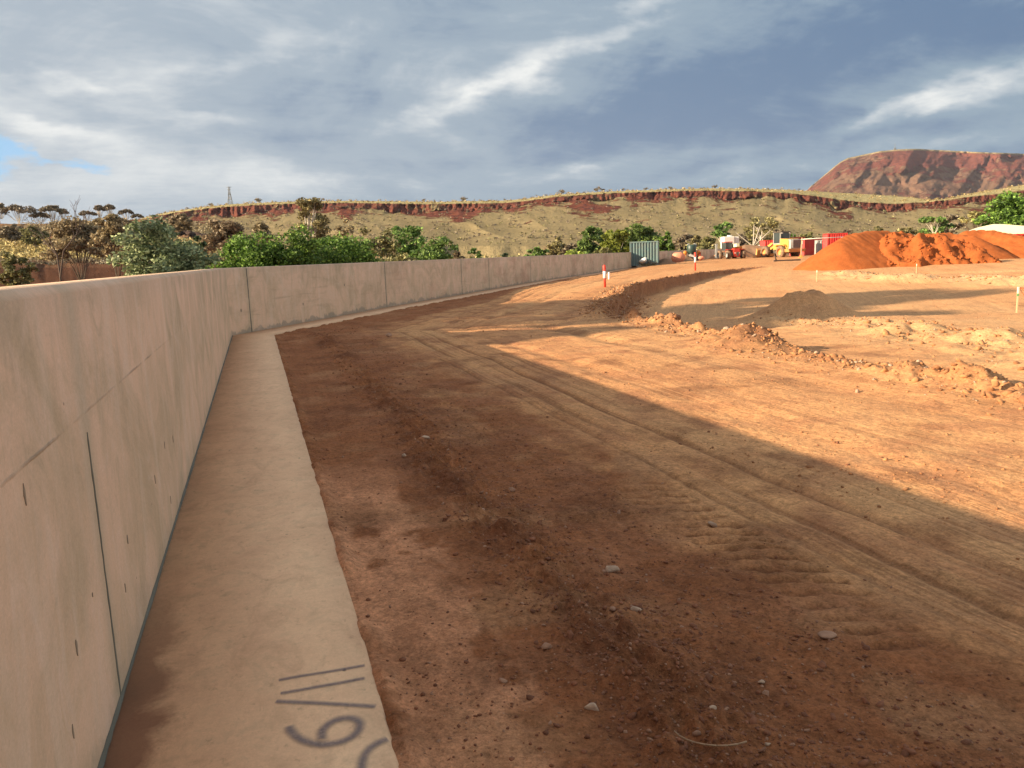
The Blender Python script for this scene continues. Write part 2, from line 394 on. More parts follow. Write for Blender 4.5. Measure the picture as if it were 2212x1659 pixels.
    w.put(b.inputs['Base Color'], sc.outputs[0]); b.inputs['Roughness'].default_value = .8; b.inputs['Specular IOR Level'].default_value = .3
    h = w.m('ADD', w.m('MULTIPLY', fine, .0015), w.m('MULTIPLY', strk, .006)); h = w.m('SUBTRACT', h, w.m('MULTIPLY', ln, .004)); h = w.m('SUBTRACT', h, w.m('MULTIPLY', ph, .004))
    bp = w.node('ShaderNodeBump'); bp.inputs['Strength'].default_value = .9; bp.inputs['Distance'].default_value = 1; w.put(bp.inputs['Height'], h); w.put(b.inputs['Normal'], bp.outputs[0])
    return m
def footing_mat():
    m, w, b, out = newmat('footing_concrete')
    uv = w.node('ShaderNodeUVMap', uv_map='UVMap').outputs[0]
    sx = w.node('ShaderNodeSeparateXYZ'); w.put(sx.inputs[0], uv); u, v = sx.outputs[0], sx.outputs[1]
    big = w.noise(uv, 1.5, 7, .62, .8); med = w.noise(uv, 7, 7, .65, .5); fine = w.noise(uv, 60, 6, .7)
    brush = w.noise(w.mapping(uv, scale=(22, 1.5, 1)), 2, 4, .6, .4)
    c = w.mix(w.rng(big, .3, .7), (.68, .42, .25), (.80, .525, .32))
    c = w.mix(w.m('MULTIPLY', w.rng(med, .48, .72), .38), c, (.50, .27, .17))
    c = w.mix(w.m('MULTIPLY', w.rng(med, .48, .28), .38), c, (.36, .26, .165))
    dirt = w.rng(w.m('SUBTRACT', w.m('MULTIPLY', w.noise(uv, 2.6, 6, .65, .5), .5), v), .06, .15)
    dirt = w.m('MULTIPLY', dirt, w.rng(u, S0+1.6, S0+.4, .12, 1))
    c = w.mix(w.m('MULTIPLY', dirt, .85), c, (.27, .13, .075))
    vo = w.node('ShaderNodeTexVoronoi'); w.put(vo.inputs['Vector'], w.mapping(uv, scale=(.8, 1, 1))); vo.inputs['Scale'].default_value = 14
    vs = w.node('ShaderNodeSeparateXYZ'); w.put(vs.inputs[0], vo.outputs['Color'])
    clus = w.rng(w.noise(uv, 1.9, 4, .6), .50, .60)
    st_ = w.noise(w.mapping(uv, scale=(1, 1.6, 1), loc=(5, 2, 0)), 3.4, 8, .70, 1.2)
    c = w.mix(w.m('MULTIPLY', w.rng(st_, .50, .70), .38), c, (.40, .225, .13)); c = w.mix(w.m('MULTIPLY', w.rng(v, .78, .93), .35), c, (.42, .25, .15))
    c = w.mix(w.m('MULTIPLY', w.rng(w.noise(uv, 19, 6, .7), .58, .70), .45), c, (.26, .15, .09))
    ph = w.m('MULTIPLY', w.m('MULTIPLY', w.rng(w.m('ADD', vo.outputs['Distance'], w.m('MULTIPLY', med, .1)), .13, .20, 1, 0), w.rng(vs.outputs[0], .62, .70)), clus)
    c = w.mix(w.m('MULTIPLY', ph, .8), c, (.13, .085, .055))
    k = w.m('ADD', .60, w.m('ADD', w.m('ADD', w.m('MULTIPLY', fine, .34), w.m('MULTIPLY', w.noise(uv, 160, 4, .75), .36)), w.m('MULTIPLY', brush, .14)))
    sc = w.node('ShaderNodeVectorMath', operation='SCALE'); w.put(sc.inputs[0], c); w.put(sc.inputs['Scale'], k)
    w.put(b.inputs['Base Color'], sc.outputs[0]); b.inputs['Roughness'].default_value = .85
    h = w.m('ADD', w.m('MULTIPLY', fine, .003), w.m('MULTIPLY', brush, .002)); h = w.m('SUBTRACT', h, w.m('MULTIPLY', ph, .006)); h = w.m('ADD', h, w.m('MULTIPLY', med, .0015))
    bp = w.node('ShaderNodeBump'); bp.inputs['Strength'].default_value = .8; w.put(bp.inputs['Height'], h); w.put(b.inputs['Normal'], bp.outputs[0])
    return m
def leaf_mat(name, c, c2, trans=.3, rough=.55):
    m, w, b, out = newmat(name)
    r = w.node('ShaderNodeNewGeometry').outputs['Random Per Island']
    oi = w.node('ShaderNodeObjectInfo').outputs['Random']
    c3 = tuple(min(1, v*1.6) for v in c2)
    cc = w.ramp(r, [(0, tuple(v*.6 for v in c)), (.45, c), (.8, c2), (1, c3)])
    hv = w.node('ShaderNodeHueSaturation'); w.put(hv.inputs['Color'], cc); w.put(hv.inputs['Value'], w.rng(oi, 0, 1, .85, 1.15)); w.put(hv.inputs['Hue'], w.rng(oi, 0, 1, .49, .51))
    tr = w.node('ShaderNodeBsdfTranslucent'); w.put(tr.inputs[0], hv.outputs[0]); w.put(b.inputs['Base Color'], hv.outputs[0])
    b.inputs['Roughness'].default_value = rough; b.inputs['Specular IOR Level'].default_value = .35
    mx = w.node('ShaderNodeMixShader'); mx.inputs[0].default_value = trans
    w.l.new(b.outputs[0], mx.inputs[1]); w.l.new(tr.outputs[0], mx.inputs[2]); w.l.new(mx.outputs[0], out.inputs[0])
    return m
MT = {
 'ground': ground_mat(), 'wall': concrete_wall_mat(), 'footing': footing_mat(),
 'seal': simple('grey_sealant', (.125, .115, .09), .9, .2), 'hole': simple('tie_hole_mortar', (.26, .20, .145), .9, .2),
 'pile': soil_mat('orange_soil', (.36, .100, .028), (.45, .132, .038), 1.2, .8), 'pile_rough': soil_mat('rough_orange_soil', (.31, .088, .026), (.42, .122, .036), 1.6, 1.0), 'spoil': soil_mat('brown_spoil', (.34, .21, .13), (.26, .15, .09)),
 'rubble': rock_mat('rubble_clods', (.27, .115, .048), (.47, .235, .10)), 'pebble': rock_mat('pebbles', (.24, .11, .06), (.38, .22, .14)), 'palerock': rock_mat('pale_stone', (.36, .24, .16), (.48, .34, .24)), 'clod': rock_mat('dark_clods', (.16, .062, .030), (.26, .10, .048)),
 'bark': simple('brown_bark', (.12, .085, .055), .9, .3, scale=8), 'white_bark': simple('pale_bark', (.62, .56, .47), .8, .15), 'dead': simple('dead_wood', (.09, .06, .045), .9, .2),
 'green': leaf_mat('bright_green_leaf', (.085, .165, .03), (.20, .33, .06), .3), 'greygreen': leaf_mat('grey_green_leaf', (.17, .215, .11), (.38, .43, .23), .25), 'dark': leaf_mat('dark_green_leaf', (.035, .075, .03), (.07, .13, .045), .2),
 'brown': leaf_mat('dry_brown_leaf', (.24, .185, .105), (.35, .275, .165), .25), 'olive': leaf_mat('olive_leaf', (0.172, 0.167, 0.063), (0.287, 0.270, 0.115), .25), 'mid': leaf_mat('mid_green_leaf', (0.099, 0.171, 0.039), (0.198, 0.297, 0.077), .25),
 'yellowgreen': leaf_mat('yellow_green_leaf', (.19, .24, .035), (.33, .38, .07), .35), 'gum': leaf_mat('gum_leaf', (0.230, 0.203, 0.081), (0.392, 0.351, 0.162), .25), 'mulga': leaf_mat('mulga_leaf', (.20, .165, .11), (.30, .245, .17), .2), 'straw': leaf_mat('straw_grass', (.36, .28, .12), (.56, .46, .22), .2, .8),
 'spin': leaf_mat('spinifex_leaf', (.19, .16, .08), (.27, .23, .115), .2, .8),
 'red': simple('red_paint', (.55, .025, .02), .45, .12, dust=.22), 'redc': simple('container_red', (.50, .018, .02), .5, .12, dust=.15, scale=1), 'maroon': simple('dull_red_paint', (.30, .03, .02), .6, .15, dust=.3, scale=1),
 'teal': simple('teal_paint', (.12, .215, .225), .5, .10, dust=.18, scale=1.2), 'yellow': simple('machine_yellow', (.66, .37, .06), .55, .15, dust=.5), 'dusty_yellow': simple('mud_caked_yellow', (.50, .24, .06), .8, .3, dust=.7), 'white': simple('white_paint', (.78, .76, .70), .5, .05, dust=.08), 'cream': simple('cream_canvas', (.66, .66, .48), .8, .05),
 'black': simple('black_rubber', (.10, .085, .065), .85, .2, dust=.6), 'dark_metal': simple('dark_metal', (.05, .055, .055), .6, .2, dust=.2), 'glass': simple('dark_glass', (.05, .065, .07), .12, .1), 'grey': simple('grey_metal', (.36, .38, .37), .5, .1, dust=.15), 'rim': simple('dusty_orange_rim', (.70, .33, .10), .6, .15, dust=.3),
 'darkgreen': simple('dark_green_plastic', (.03, .06, .05), .45, .15), 'amber': simple('amber_drum', (.75, .28, .04), .5, .1), 'mesh_orange': simple('orange_barrier_mesh', (.74, .30, .19), .8, .3, dust=.3, scale=6, bump=.6), 'postred': simple('fluoro_red_plastic', (.80, .05, .03), .45, .05, dust=.08), 'postwhite': simple('reflective_white', (.80, .80, .78), .4, .04), 'timber': simple('timber_stake', (.62, .46, .26), .8, .15, scale=12), 'stakewhite': simple('white_stake_paint', (.75, .74, .60), .7, .05), 'greenpaint': simple('green_stake_paint', (.16, .34, .14), .7, .1), 'twig': simple('dry_twig_bark', (.30, .19, .11), .9, .2), 'tape': simple('orange_tape', (.75, .20, .06), .5, .1), 'steel': simple('galvanised_steel', (.16, .17, .18), .5, .1),
 'bag': simple('white_bag', (.75, .75, .70), .6, .1, bump=.4),
}

# ------------------------------------------------------------------ wall line
WL = [(1.27, -5.9), (-6.46, 17.85), (-4.25, 26.7), (-1.95, 34.6), (1.35, 46.4), (5.15, 57.2), (8.0, 66.0), (11.9, 76.8), (18.0, 92.0), (27.0, 112.0), (40.0, 138.0)]
WL = [Vector(p) for p in WL]
SEG = [(WL[i], WL[i+1]-WL[i]) for i in range(len(WL)-1)]
CUM = [0.0]
for _, d in SEG: CUM.append(CUM[-1]+d.length)
S0 = (Vector((-1.39, 2.28))-WL[0]).length    # arclength of the measuring origin
def wall_sd(x, y):
    """signed distance to the wall's inner face (positive on the site side) and arclength"""
    best = np.full(x.shape, 1e9); sd = np.zeros(x.shape); ar = np.zeros(x.shape)
    for i, (a, d) in enumerate(SEG):
        L = d.length; ux, uy = d.x/L, d.y/L
        t = (x-a.x)*ux+(y-a.y)*uy
        tc = np.clip(t, -1e4 if i == 0 else 0, 1e4 if i == len(SEG)-1 else L)
        qx = x-a.x-tc*ux; qy = y-a.y-tc*uy; r = np.hypot(qx, qy)
        s = np.sign((x-a.x)*uy-(y-a.y)*ux)
        k = r < best; best = np.where(k, r, best); sd = np.where(k, r*s, sd); ar = np.where(k, CUM[i]+tc, ar)
    return sd, ar
def wpt(s, d=0.0):
    """point at arclength s, offset d to the site side"""
    i = 0
    while i < len(SEG)-1 and s > CUM[i+1]: i += 1
    a, v = SEG[i]; u = v.normalized(); p = a+u*(s-CUM[i]); return p + Vector((u.y, -u.x))*d
def mitre(i, d):
    """offset of polyline vertex i by d towards the site"""
    if i == 0 or i == len(WL)-1:
        u = SEG[0 if i == 0 else -1][1].normalized(); return WL[i]+Vector((u.y, -u.x))*d
    u0 = SEG[i-1][1].normalized(); u1 = SEG[i][1].normalized()
    n0 = Vector((u0.y, -u0.x)); n1 = Vector((u1.y, -u1.x)); b = (n0+n1).normalized()
    return WL[i]+b*(d/b.dot(n0))

# ------------------------------------------------------------------ terrain
def poly_dist(x, y, pts):
    best = np.full(x.shape, 1e9); sd = np.zeros(x.shape); ar = np.zeros(x.shape); c = 0
    for i in range(len(pts)-1):
        ax, ay = pts[i]; dx, dy = pts[i+1][0]-ax, pts[i+1][1]-ay; L = math.hypot(dx, dy); ux, uy = dx/L, dy/L
        t = np.clip((x-ax)*ux+(y-ay)*uy, 0, L); qx = x-ax-t*ux; qy = y-ay-t*uy; r = np.hypot(qx, qy)
        s = np.sign((x-ax)*uy-(y-ay)*ux); k = r < best
        best = np.where(k, r, best); sd = np.where(k, r*s, sd); ar = np.where(k, c+t, ar); c += L
    return sd, ar
BANK = [at(2300, 875), at(2080, 822), at(1860, 787), at(1720, 760), at(1620, 737), at(1500, 705), at(1400, 690), at(1325, 667, .2), at(1308, 642, .25), at(1370, 614, .25), at(1440, 601, .25), at(1540, 588, .2), at(1640, 578, .2)]
BL = [0.0]
for i in range(len(BANK)-1): BL.append(BL[-1]+math.dist(BANK[i], BANK[i+1]))
RUB2 = [at(1700, 662), at(1800, 668), at(1900, 684), at(2040, 705), at(2230, 742), at(2500, 800)]
RUB3 = [at(1820, 600, -.2), at(1950, 607, -.2), at(2080, 606, -.2), at(2230, 612, -.2), at(2450, 625, -.2)]
MOUND = at(1738, 648); CLODM = at(1600, 745)
BLa = np.array(BL)
def terrain(x, y, detail=True):
    x = np.asarray(x, float); y = np.asarray(y, float)
    d, s = wall_sd(x, y); r = np.hypot(x, y)
    z = np.full(x.shape, -.035)
    z = z+.27*ss(s, CUM[1]+8, CUM[1]+18)*ss(d, 1.0, 2.8)*(1-ss(r, 110, 160))
    # uneven shoulder by the footing
    z = z+.05*fbm(x*.5, y*.5, 3, 3)*ss(d, 1.0, 2)
    bd, bs = poly_dist(x, y, BANK)
    bdw = bd + .3*fbm(x*.7, y*.7, 21, 4)
    drop = np.interp(bs, BLa, [.04, .05, .06, .08, .12, .22, .36, .50, .58, .56, .48, .30, .0])
    z = z-drop*ss(bdw, -.02, .22)*(r < 140)*(1-ss(r, 70, 100))
    bh = np.interp(bs, BLa, [.03, .14, .10, .03, .14, .10, .20, .17, .05, .07, .06, .04, 0])
    bw = np.interp(bs, BLa, [.3, .55, .45, .4, .55, .45, .75, .7, .3, .3, .3, .3, .3])
    lump = .4+2.2*np.clip(fbm(x*2.3, y*2.3, 31, 5)+.2, 0, 1)
    z = z+bh*np.exp(-(bd/bw)**2)*lump
    cm = np.hypot((x-CLODM[0])/.75, (y-CLODM[1])/.9); z = z+.15*np.exp(-cm**2*1.3)*(1+.8*fbm(x*3, y*3, 33, 4))
    m = np.hypot((x-MOUND[0])/1.15, (y-MOUND[1])/1.2); z = z+.9*np.exp(-m**2)*(1+.35*fbm(x*1.6, y*1.6, 12, 4))
    d2, s2 = poly_dist(x, y, RUB2); z = z+(.08+.24*fbm(x*1.3, y*1.3, 41, 4))*np.exp(-(d2/1.3)**2)
    d3, s3 = poly_dist(x, y, RUB3); z = z+(.20+.40*fbm(x*.9, y*.9, 43, 4))*np.exp(-(d3/1.5)**2)
    if detail:
        w = ss(d, .96, 1.3)*(1-ss(r, 90, 130))
        z = z+w*(.024*fbm(x*.9, y*.9, 5, 5)*(1-.5*ss(d, 3.5, 5)) + .016*fbm(d*2.2, s*.25, 8, 5) + .012*fbm(x*9, y*9, 9, 3)*(.6+1.5*np.exp(-((d-2.4)/.9)**2)) + .004*fbm(x*26, y*26, 10, 2)*(r < 9))
        # loose windrow of clods parallel to the footing
        wr = np.exp(-((d-1.95-.12*fbm(s*.5, s*0, 2, 3))/.24)**2)*(s < CUM[1])
        z = z+w*wr*.022*(1+4.5*np.clip(fbm(x*11, y*11, 15, 4), -.2, .6))
        # wheel ruts following the wall line
        for dc, wd, dp in ((3.42, .035, .012), (3.68, .05, .020), (4.09, .05, .022), (4.45, .03, .012), (5.1, .16, .022), (6.9, .2, .025), (2.95, .12, .012)):
            dd = dc+.12*vn(s*.16, s*0+dc, 51)
            z = z-w*dp*np.exp(-((d-dd)/wd)**2)*(.5+ss(vn(s*.35, s*0+dc*7, 52), -.3, .2))
        # tread prints
        tm = ss(d, 2.86, 2.9)*(1-ss(d, 3.26, 3.3))*(1-np.exp(-((d-3.08)/.035)**2))*ss(s, S0-1.2, S0-.6)*(1-ss(s, S0+2.0, S0+2.5))*ss(fbm(x*1.5, y*1.5, 62, 3), -.25, .1)
        tr = np.clip(np.sin((s*1.0+d*.45)*2*math.pi/.15+3.0*vn(x*3, y*3, 6)), -.1, 1)
        z = z-.018*tm*tr*(.35+ss(vn(x*2.1, y*2.1, 61), -.25, .2))
    # outside the wall and the far plain
    z = z+(.052*np.clip(fbm(x*5, y*5, 101, 4)*1.6+.42, 0, 1))*np.exp(-((d-.96)/.055)**2)*(r < 60)
    z = np.where(d < .86, -.28, z)
    z = np.where(d < -.35, -.30+.25*fbm(x*.05, y*.05, 71, 3)*ss(-d, 1, 10), z)
    z = z+ss(r, 300, 420)*.8*0
    return z
def zg(x, y): return float(terrain(np.array([x]), np.array([y]))[0])
def lerp(a, b, t): return a*(1-t[..., None])+np.array(b)*t[..., None]
RUTS = [(3.42, .025, .55), (3.50, .012, .45), (3.58, .012, .4), (3.68, .045, .6), (3.86, .015, .4), (3.95, .012, .35), (4.09, .04, .65), (4.3, .02, .35), (4.45, .025, .4), (4.62, .015, .3), (5.1, .07, .30), (5.6, .04, .25), (6.9, .14, .25), (8.2, .1, .2)]
def ground_colour(x, y):
    d, s = wall_sd(x, y); r = np.hypot(x, y)
    c = np.empty(x.shape+(3,)); c[:] = (.585, .292, .130)
    n = fbm(x*.35, y*.35, 81, 5); n2 = fbm(x*1.2, y*1.2, 83, 5); st = fbm(d*1.6, s*.12, 85, 5)
    c = lerp(c, (.58, .335, .155), np.clip(.35+1.4*st+.6*n, 0, 1)*.6)
    c = lerp(c, (.40, .19, .08), np.clip(-.1-1.2*st+.7*n2, 0, 1)*.55)
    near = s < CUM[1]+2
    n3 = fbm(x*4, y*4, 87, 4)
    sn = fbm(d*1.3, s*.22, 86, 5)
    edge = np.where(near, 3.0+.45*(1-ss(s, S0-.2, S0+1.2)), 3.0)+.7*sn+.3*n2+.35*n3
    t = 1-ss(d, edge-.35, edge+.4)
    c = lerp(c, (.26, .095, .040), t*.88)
    # pinkish clay pad showing beside the footing near the camera
    t = (1-ss(d+.25*sn+.30*n3, 1.48, 1.66))*(1-ss(s+1.2*n2, S0+3.0, S0+4.2))
    t2 = t*ss(1.1*n2+.3*n+1.5*n3+.50, -.1, .3)
    c = lerp(c, (.60, .29, .155), t2*.9)
    for i_ in range(3):       # odd paler smears and darker scuffs
        q = fbm(x*2.1+9*i_, y*2.1, 95+i_, 5); c = lerp(c, ((.42, .22, .11), (.18, .07, .032), (.36, .16, .08))[i_], np.clip(q*1.5-.12, 0, .55)*(d > .9)*(r < 30))
    # darker loose windrow
    wr = np.exp(-((d-1.95-.12*fbm(s*.5, s*0, 2, 3))/.30)**2)*(s < CUM[1])
    c = lerp(c, (.155, .058, .028), wr*np.clip(.42+.9*n2+1.1*n3, 0, .85))
    # fresh cut bank and basin
    bd, bs = poly_dist(x, y, BANK)
    bk = np.exp(-((bd-.1)/.40)**2)*(bs > BL[5]); c = lerp(c, (.24, .10, .05), bk*.9)
    bk = np.exp(-((bd-.1)/.6)**2)*(bs <= BL[5]); c = lerp(c, (.38, .18, .08), bk*.75)
    cm = np.hypot((x-CLODM[0]-.25)/.75, (y-CLODM[1])/.8); c = lerp(c, (.17, .075, .038), np.exp(-cm**2*1.2)*.85)  # dark clods, with the mound's right-side shade put into the soil colour
    ba = ss(bd, .3, 1.5); c = lerp(c, (.58, .335, .165), ba*np.clip(.45+.9*n, 0, 1)*(r < 90))
    d2, _ = poly_dist(x, y, RUB2); c = lerp(c, (.58, .36, .18), np.exp(-(d2/1.3)**2)*.7)
    d3, _ = poly_dist(x, y, RUB3); c = lerp(c, (.60, .39, .21), np.exp(-(d3/1.5)**2)*.8)
    c = lerp(c, (.50, .23, .09), ss(r, 45, 70)*np.clip(.5+n, 0, 1)*.7)
    # outside the wall: red flat and straw coloured grass
    o = ss(-d, .4, .8); c = lerp(c, (.17, .060, .038), o)
    gr = fbm(x*.03, y*.05, 91, 5); c = lerp(c, (.36, .26, .12), ss(gr, .0, .2)*o*ss(r, 60, 150)*.9*ss(x, -45, -25))
    c = lerp(c, (.32, .25, .12), ss(r, 190, 300)*np.clip(.75+gr, 0, 1))
    tm = ss(d, 2.86, 2.9)*(1-ss(d, 3.26, 3.3))*(1-np.exp(-((d-3.08)/.035)**2))*ss(s, S0-1.2, S0-.6)*(1-ss(s, S0+2.0, S0+2.5))*ss(fbm(x*1.5, y*1.5, 62, 3), -.25, .1)
    tr = ss(np.sin((s*1.0+d*.45)*2*math.pi/.15+3.0*vn(x*3, y*3, 6)), .35, .9)*(.35+ss(vn(x*2.1, y*2.1, 61), -.25, .2))
    c = lerp(c, (.45, .22, .10), tm*.3); c = lerp(c, (.15, .06, .03), np.clip(tm*tr, 0, 1)*.65)
    for dc, wd, a_ in RUTS:
        dd = dc+.12*vn(s*.16, s*0+dc, 51); c = lerp(c, (.20, .09, .045), a_*np.exp(-((d-dd)/wd)**2)*ss(vn(s*.35, s*0+dc*7, 52), -.35, .15)*(r < 40))
    return c
def build_ground():
    a0 = np.concatenate([np.linspace(-math.pi, R(-48), 60, endpoint=False), np.linspace(R(-48), R(44), 1000), np.linspace(R(44), math.pi, 60)[1:]])
    rr = np.concatenate([[.05, .5, 1.0], np.geomspace(1.5, 130, 1000), np.geomspace(134, 4700, 42)])
    A, Rr = np.meshgrid(a0, rr); X = Rr*np.sin(A); Y = Rr*np.cos(A)
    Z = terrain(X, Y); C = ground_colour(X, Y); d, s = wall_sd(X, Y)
    nr, na = X.shape; idx = np.arange(nr*na).reshape(nr, na)
    F = np.stack([idx[:-1, :-1], idx[1:, :-1], idx[1:, 1:], idx[:-1, 1:]], -1).reshape(-1, 4)[:, ::-1]
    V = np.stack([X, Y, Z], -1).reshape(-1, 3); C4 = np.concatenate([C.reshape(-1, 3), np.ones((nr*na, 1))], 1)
    UV = np.stack([s, d], -1).reshape(-1, 2)
    o = np_mesh('ground', V, F, MT['ground'], smooth=True, uv=UV, colr=C4); tag(o, kind='structure')
    o.data.update()
    if o.data.polygons[len(o.data.polygons)//2].normal.z < 0: o.data.flip_normals()
build_ground()

# ------------------------------------------------------------------ flood wall
WH, TH = 1.555, .26
def build_wall():
    root = thing('concrete_flood_wall', 'long curving cast concrete flood wall on a flat footing beside the dirt track', 'wall')
    js = [S0-7.9, S0+.44]                       # joints by arclength
    js += [CUM[1]+v for v in (.82, 9.17)]
    base = CUM[1]+9.17
    js += [base+v for v in (7.8, 11.9, 20.4, 29, 37.5, 46, 54.5, 63, 80, 97)]
    cuts = [0]+js+[CUM[-1]]
    prof = [(0, -.28), (0, WH-.028), (-.028, WH), (-TH+.028, WH), (-TH, WH-.028), (-TH, -.6)]
    for a, b in zip(cuts[:-1], cuts[1:]):
        ss_ = [a]+[c for c in CUM[1:-1] if a+.02 < c < b-.02]+[b]
        V = []; UV = []
        for q in ss_:
            for d, z in prof:
                if q in CUM and 0 < q < CUM[-1]: p = mitre(CUM.index(q), d)
                else: p = wpt(q, d)
                V.append((p.x, p.y, z)); UV.append((q, z if d > -.1 else z+3+d))
        n = len(prof); F = []
        for i in range(len(ss_)-1):
            for j in range(n-1): F.append((i*n+j, i*n+j+1, (i+1)*n+j+1, (i+1)*n+j))
        UV = np.array(UV); UV[:, 0] -= 0
        np_mesh('wall_panel', V, F, MT['wall'], root, uv=UV)
    for k, q in enumerate(js):
        w_ = .018 if k < 2 else .034
        z1 = 1.03 if k == 1 else WH-.03
        p = wpt(q, .0015); u = (wpt(q+.01)-wpt(q-.01)).normalized(); n_ = Vector((u.y, -u.x))
        V = []; F = []; N = 26
        for i in range(N+1):
            z = z1*i/N; ww = w_*(.65+.5*rnd.random())*(.25 if (k == 1 and i == N) else 1); o_ = rnd.uniform(-.003, .003)
            for sx in (-1, 1):
                pp = p+u*(sx*ww/2+o_)+n_*.001; V.append((pp.x, pp.y, z))
            for sx in (1, -1):
                pp = p+u*(sx*ww/2+o_)-n_*.01; V.append((pp.x, pp.y, z))
        for i in range(N):
            for j in range(4): F.append((i*4+j, i*4+(j+1) % 4, (i+1)*4+(j+1) % 4, (i+1)*4+j))
        np_mesh('joint_seal', V, F, MT['seal'], root)
    holes = [(-.36, 1.03, 7, 26), (1.93, .45, 9, 24), (2.94, .46, 9, 24), (2.48, .17, 8, 26), (2.48, .52, 5, 20), (.94, .45, 9, 22), (.77, .30, 6, 20), (-.07, .46, 9, 26), (-.23, .27, 5, 24), (.21, .51, 4, 8), (-1.0, .5, 7, 20)]
    for s_, z, wx, hz in holes:
        p = wpt(S0+s_, 0); u = (wpt(S0+s_+.01)-wpt(S0+s_-.01)).normalized(); n_ = Vector((u.y, -u.x)); V = []; N = 12
        for dd in (.0025, -.012):
            for i in range(N):
                a = 2*math.pi*i/N; j = rnd.uniform(.7, 1.25)
                pp = p+u*(wx/1000*math.cos(a)*j)+n_*dd; V.append((pp.x, pp.y, z+hz/1000*math.sin(a)*j))
        mb = MB(); mb.add(V, [tuple(range(N))]+[(i, (i+1) % N, N+(i+1) % N, N+i) for i in range(N)]); mb.build('tie_hole', MT['hole'], root)
    for dz, ds in ((.55, .45), (.5, 3.4), (.9, 6.0)):
        p = wpt(CUM[1]+ds, .002); mb = MB(); u = (wpt(CUM[1]+ds+.01)-wpt(CUM[1]+ds)).normalized(); n_ = Vector((u.y, -u.x)); V = []
        for dd in (.0, -.012):
            for i in range(12):
                a = 2*math.pi*i/12; pp = p+u*(.028*math.cos(a))+n_*dd; V.append((pp.x, pp.y, dz+.04*math.sin(a)))
        mb.add(V, [tuple(range(12))]+[(i, (i+1) % 12, 12+(i+1) % 12, 12+i) for i in range(12)]); mb.build('tie_hole', MT['hole'], root)
    # footing slab cast with the wall
    FW = .93
    qs = sorted(set([0.0]+[CUM[i] for i in range(1, len(CUM))]+list(np.arange(S0-3, CUM[1], .12))+list(np.arange(CUM[1]+.4, CUM[4], .4))))
    V = []; UV = []; prof = [(.004, -.22, 0), (.004, 0, 0), (FW-.012, 0, 1), (FW, -.012, 1), (FW, -.30, 1)]
    keep = []
    for q in qs:
        if q > CUM[-1]-.01: q = CUM[-1]
        if any(0 < abs(q-c) < .3 for c in CUM[1:-1]): continue
        keep.append(q)
        j = .004*(vn(np.array([q*1.9]), np.array([3.3]), 5)[0])*2+.0012*rnd.uniform(-1, 1)
        for d, z, e in prof:
            dd = d+j*e
            p = mitre(CUM.index(q), dd) if (q in CUM and 0 < q < CUM[-1]) else wpt(q, dd)
            V.append((p.x, p.y, z)); UV.append((q, dd if z > -.2 else dd+z))
    n = len(prof); F = []
    for i in range(len(keep)-1):
        for j in range(n-1): F.append((i*n+j, i*n+j+1, (i+1)*n+j+1, (i+1)*n+j))
    ft = np_mesh('footing', V, F, MT['footing'], root, uv=UV)
    # grey mortar fillet along the foot of the wall
    V = []; F = []; qs = list(np.arange(S0-2.5, CUM[1]-.02, .05))
    for q in qs:
        a = .003+.009*max(0, .5+vn(np.array([q*2.3]), np.array([.7]), 8)[0])+.003*rnd.random()
        for d, z in ((.0, a*1.4), (.003+a*.5, a*.55), (.004+a, .0015)):
            p = wpt(q, d+.001); V.append((p.x, p.y, z))
    for i in range(len(qs)-1):
        for j in range(2): F.append((i*3+j, i*3+j+1, (i+1)*3+j+1, (i+1)*3+j))
    np_mesh('foot_joint', V, F, MT['seal'], root)
    # spray painted survey marks on the footing
    m, w, b, out = newmat('grey_blue_spray_paint')
    uv = w.node('ShaderNodeUVMap', uv_map='UVMap').outputs[0]; sx = w.node('ShaderNodeSeparateXYZ'); w.put(sx.inputs[0], uv)
    g = w.node('ShaderNodeNewGeometry').outputs['Position']
    al = w.rng(w.m('ABSOLUTE', w.m('SUBTRACT', sx.outputs[1], .5)), .0, .5, .62, 0, True)
    al = w.m('MULTIPLY', al, w.rng(w.noise(g, 90, 5, .7), .25, .50, .55, 1)); al = w.m('MULTIPLY', al, w.rng(sx.outputs[0], 0, .04)); al = w.m('MULTIPLY', al, w.rng(sx.outputs[0], 1, .93))
    b.inputs['Base Color'].default_value = (.12, .12, .16, 1); b.inputs['Roughness'].default_value = .8
    tr = w.node('ShaderNodeBsdfTransparent'); mx = w.node('ShaderNodeMixShader'); w.put(mx.inputs[0], al); w.l.new(tr.outputs[0], mx.inputs[1]); w.l.new(b.outputs[0], mx.inputs[2]); w.l.new(mx.outputs[0], out.inputs[0])
    z1 = lambda a, b_: at(a*.3968, 1097.2+b_*.3968)
    strokes = [([(1515, 940), (1640, 916), (1750, 900), (1880, 878), (1990, 858)], .015), ([(1525, 1013), (1640, 993), (1760, 970), (1870, 952), (1990, 928)], .016), ([(1500, 1056), (1640, 1062), (1780, 1068), (1920, 1076), (2050, 1085)], .018),
               ([(1568, 1190), (1590, 1225), (1625, 1258), (1680, 1282), (1750, 1294), (1820, 1288), (1890, 1268), (1945, 1230), (1964, 1190), (1950, 1160), (1905, 1145), (1850, 1152), (1800, 1172), (1762, 1205), (1748, 1240), (1765, 1285)], .026),
               ([(2112, 1262), (2060, 1283), (2015, 1312), (1985, 1350), (1970, 1395), (1968, 1450), (1990, 1500), (2040, 1540)], .024)]
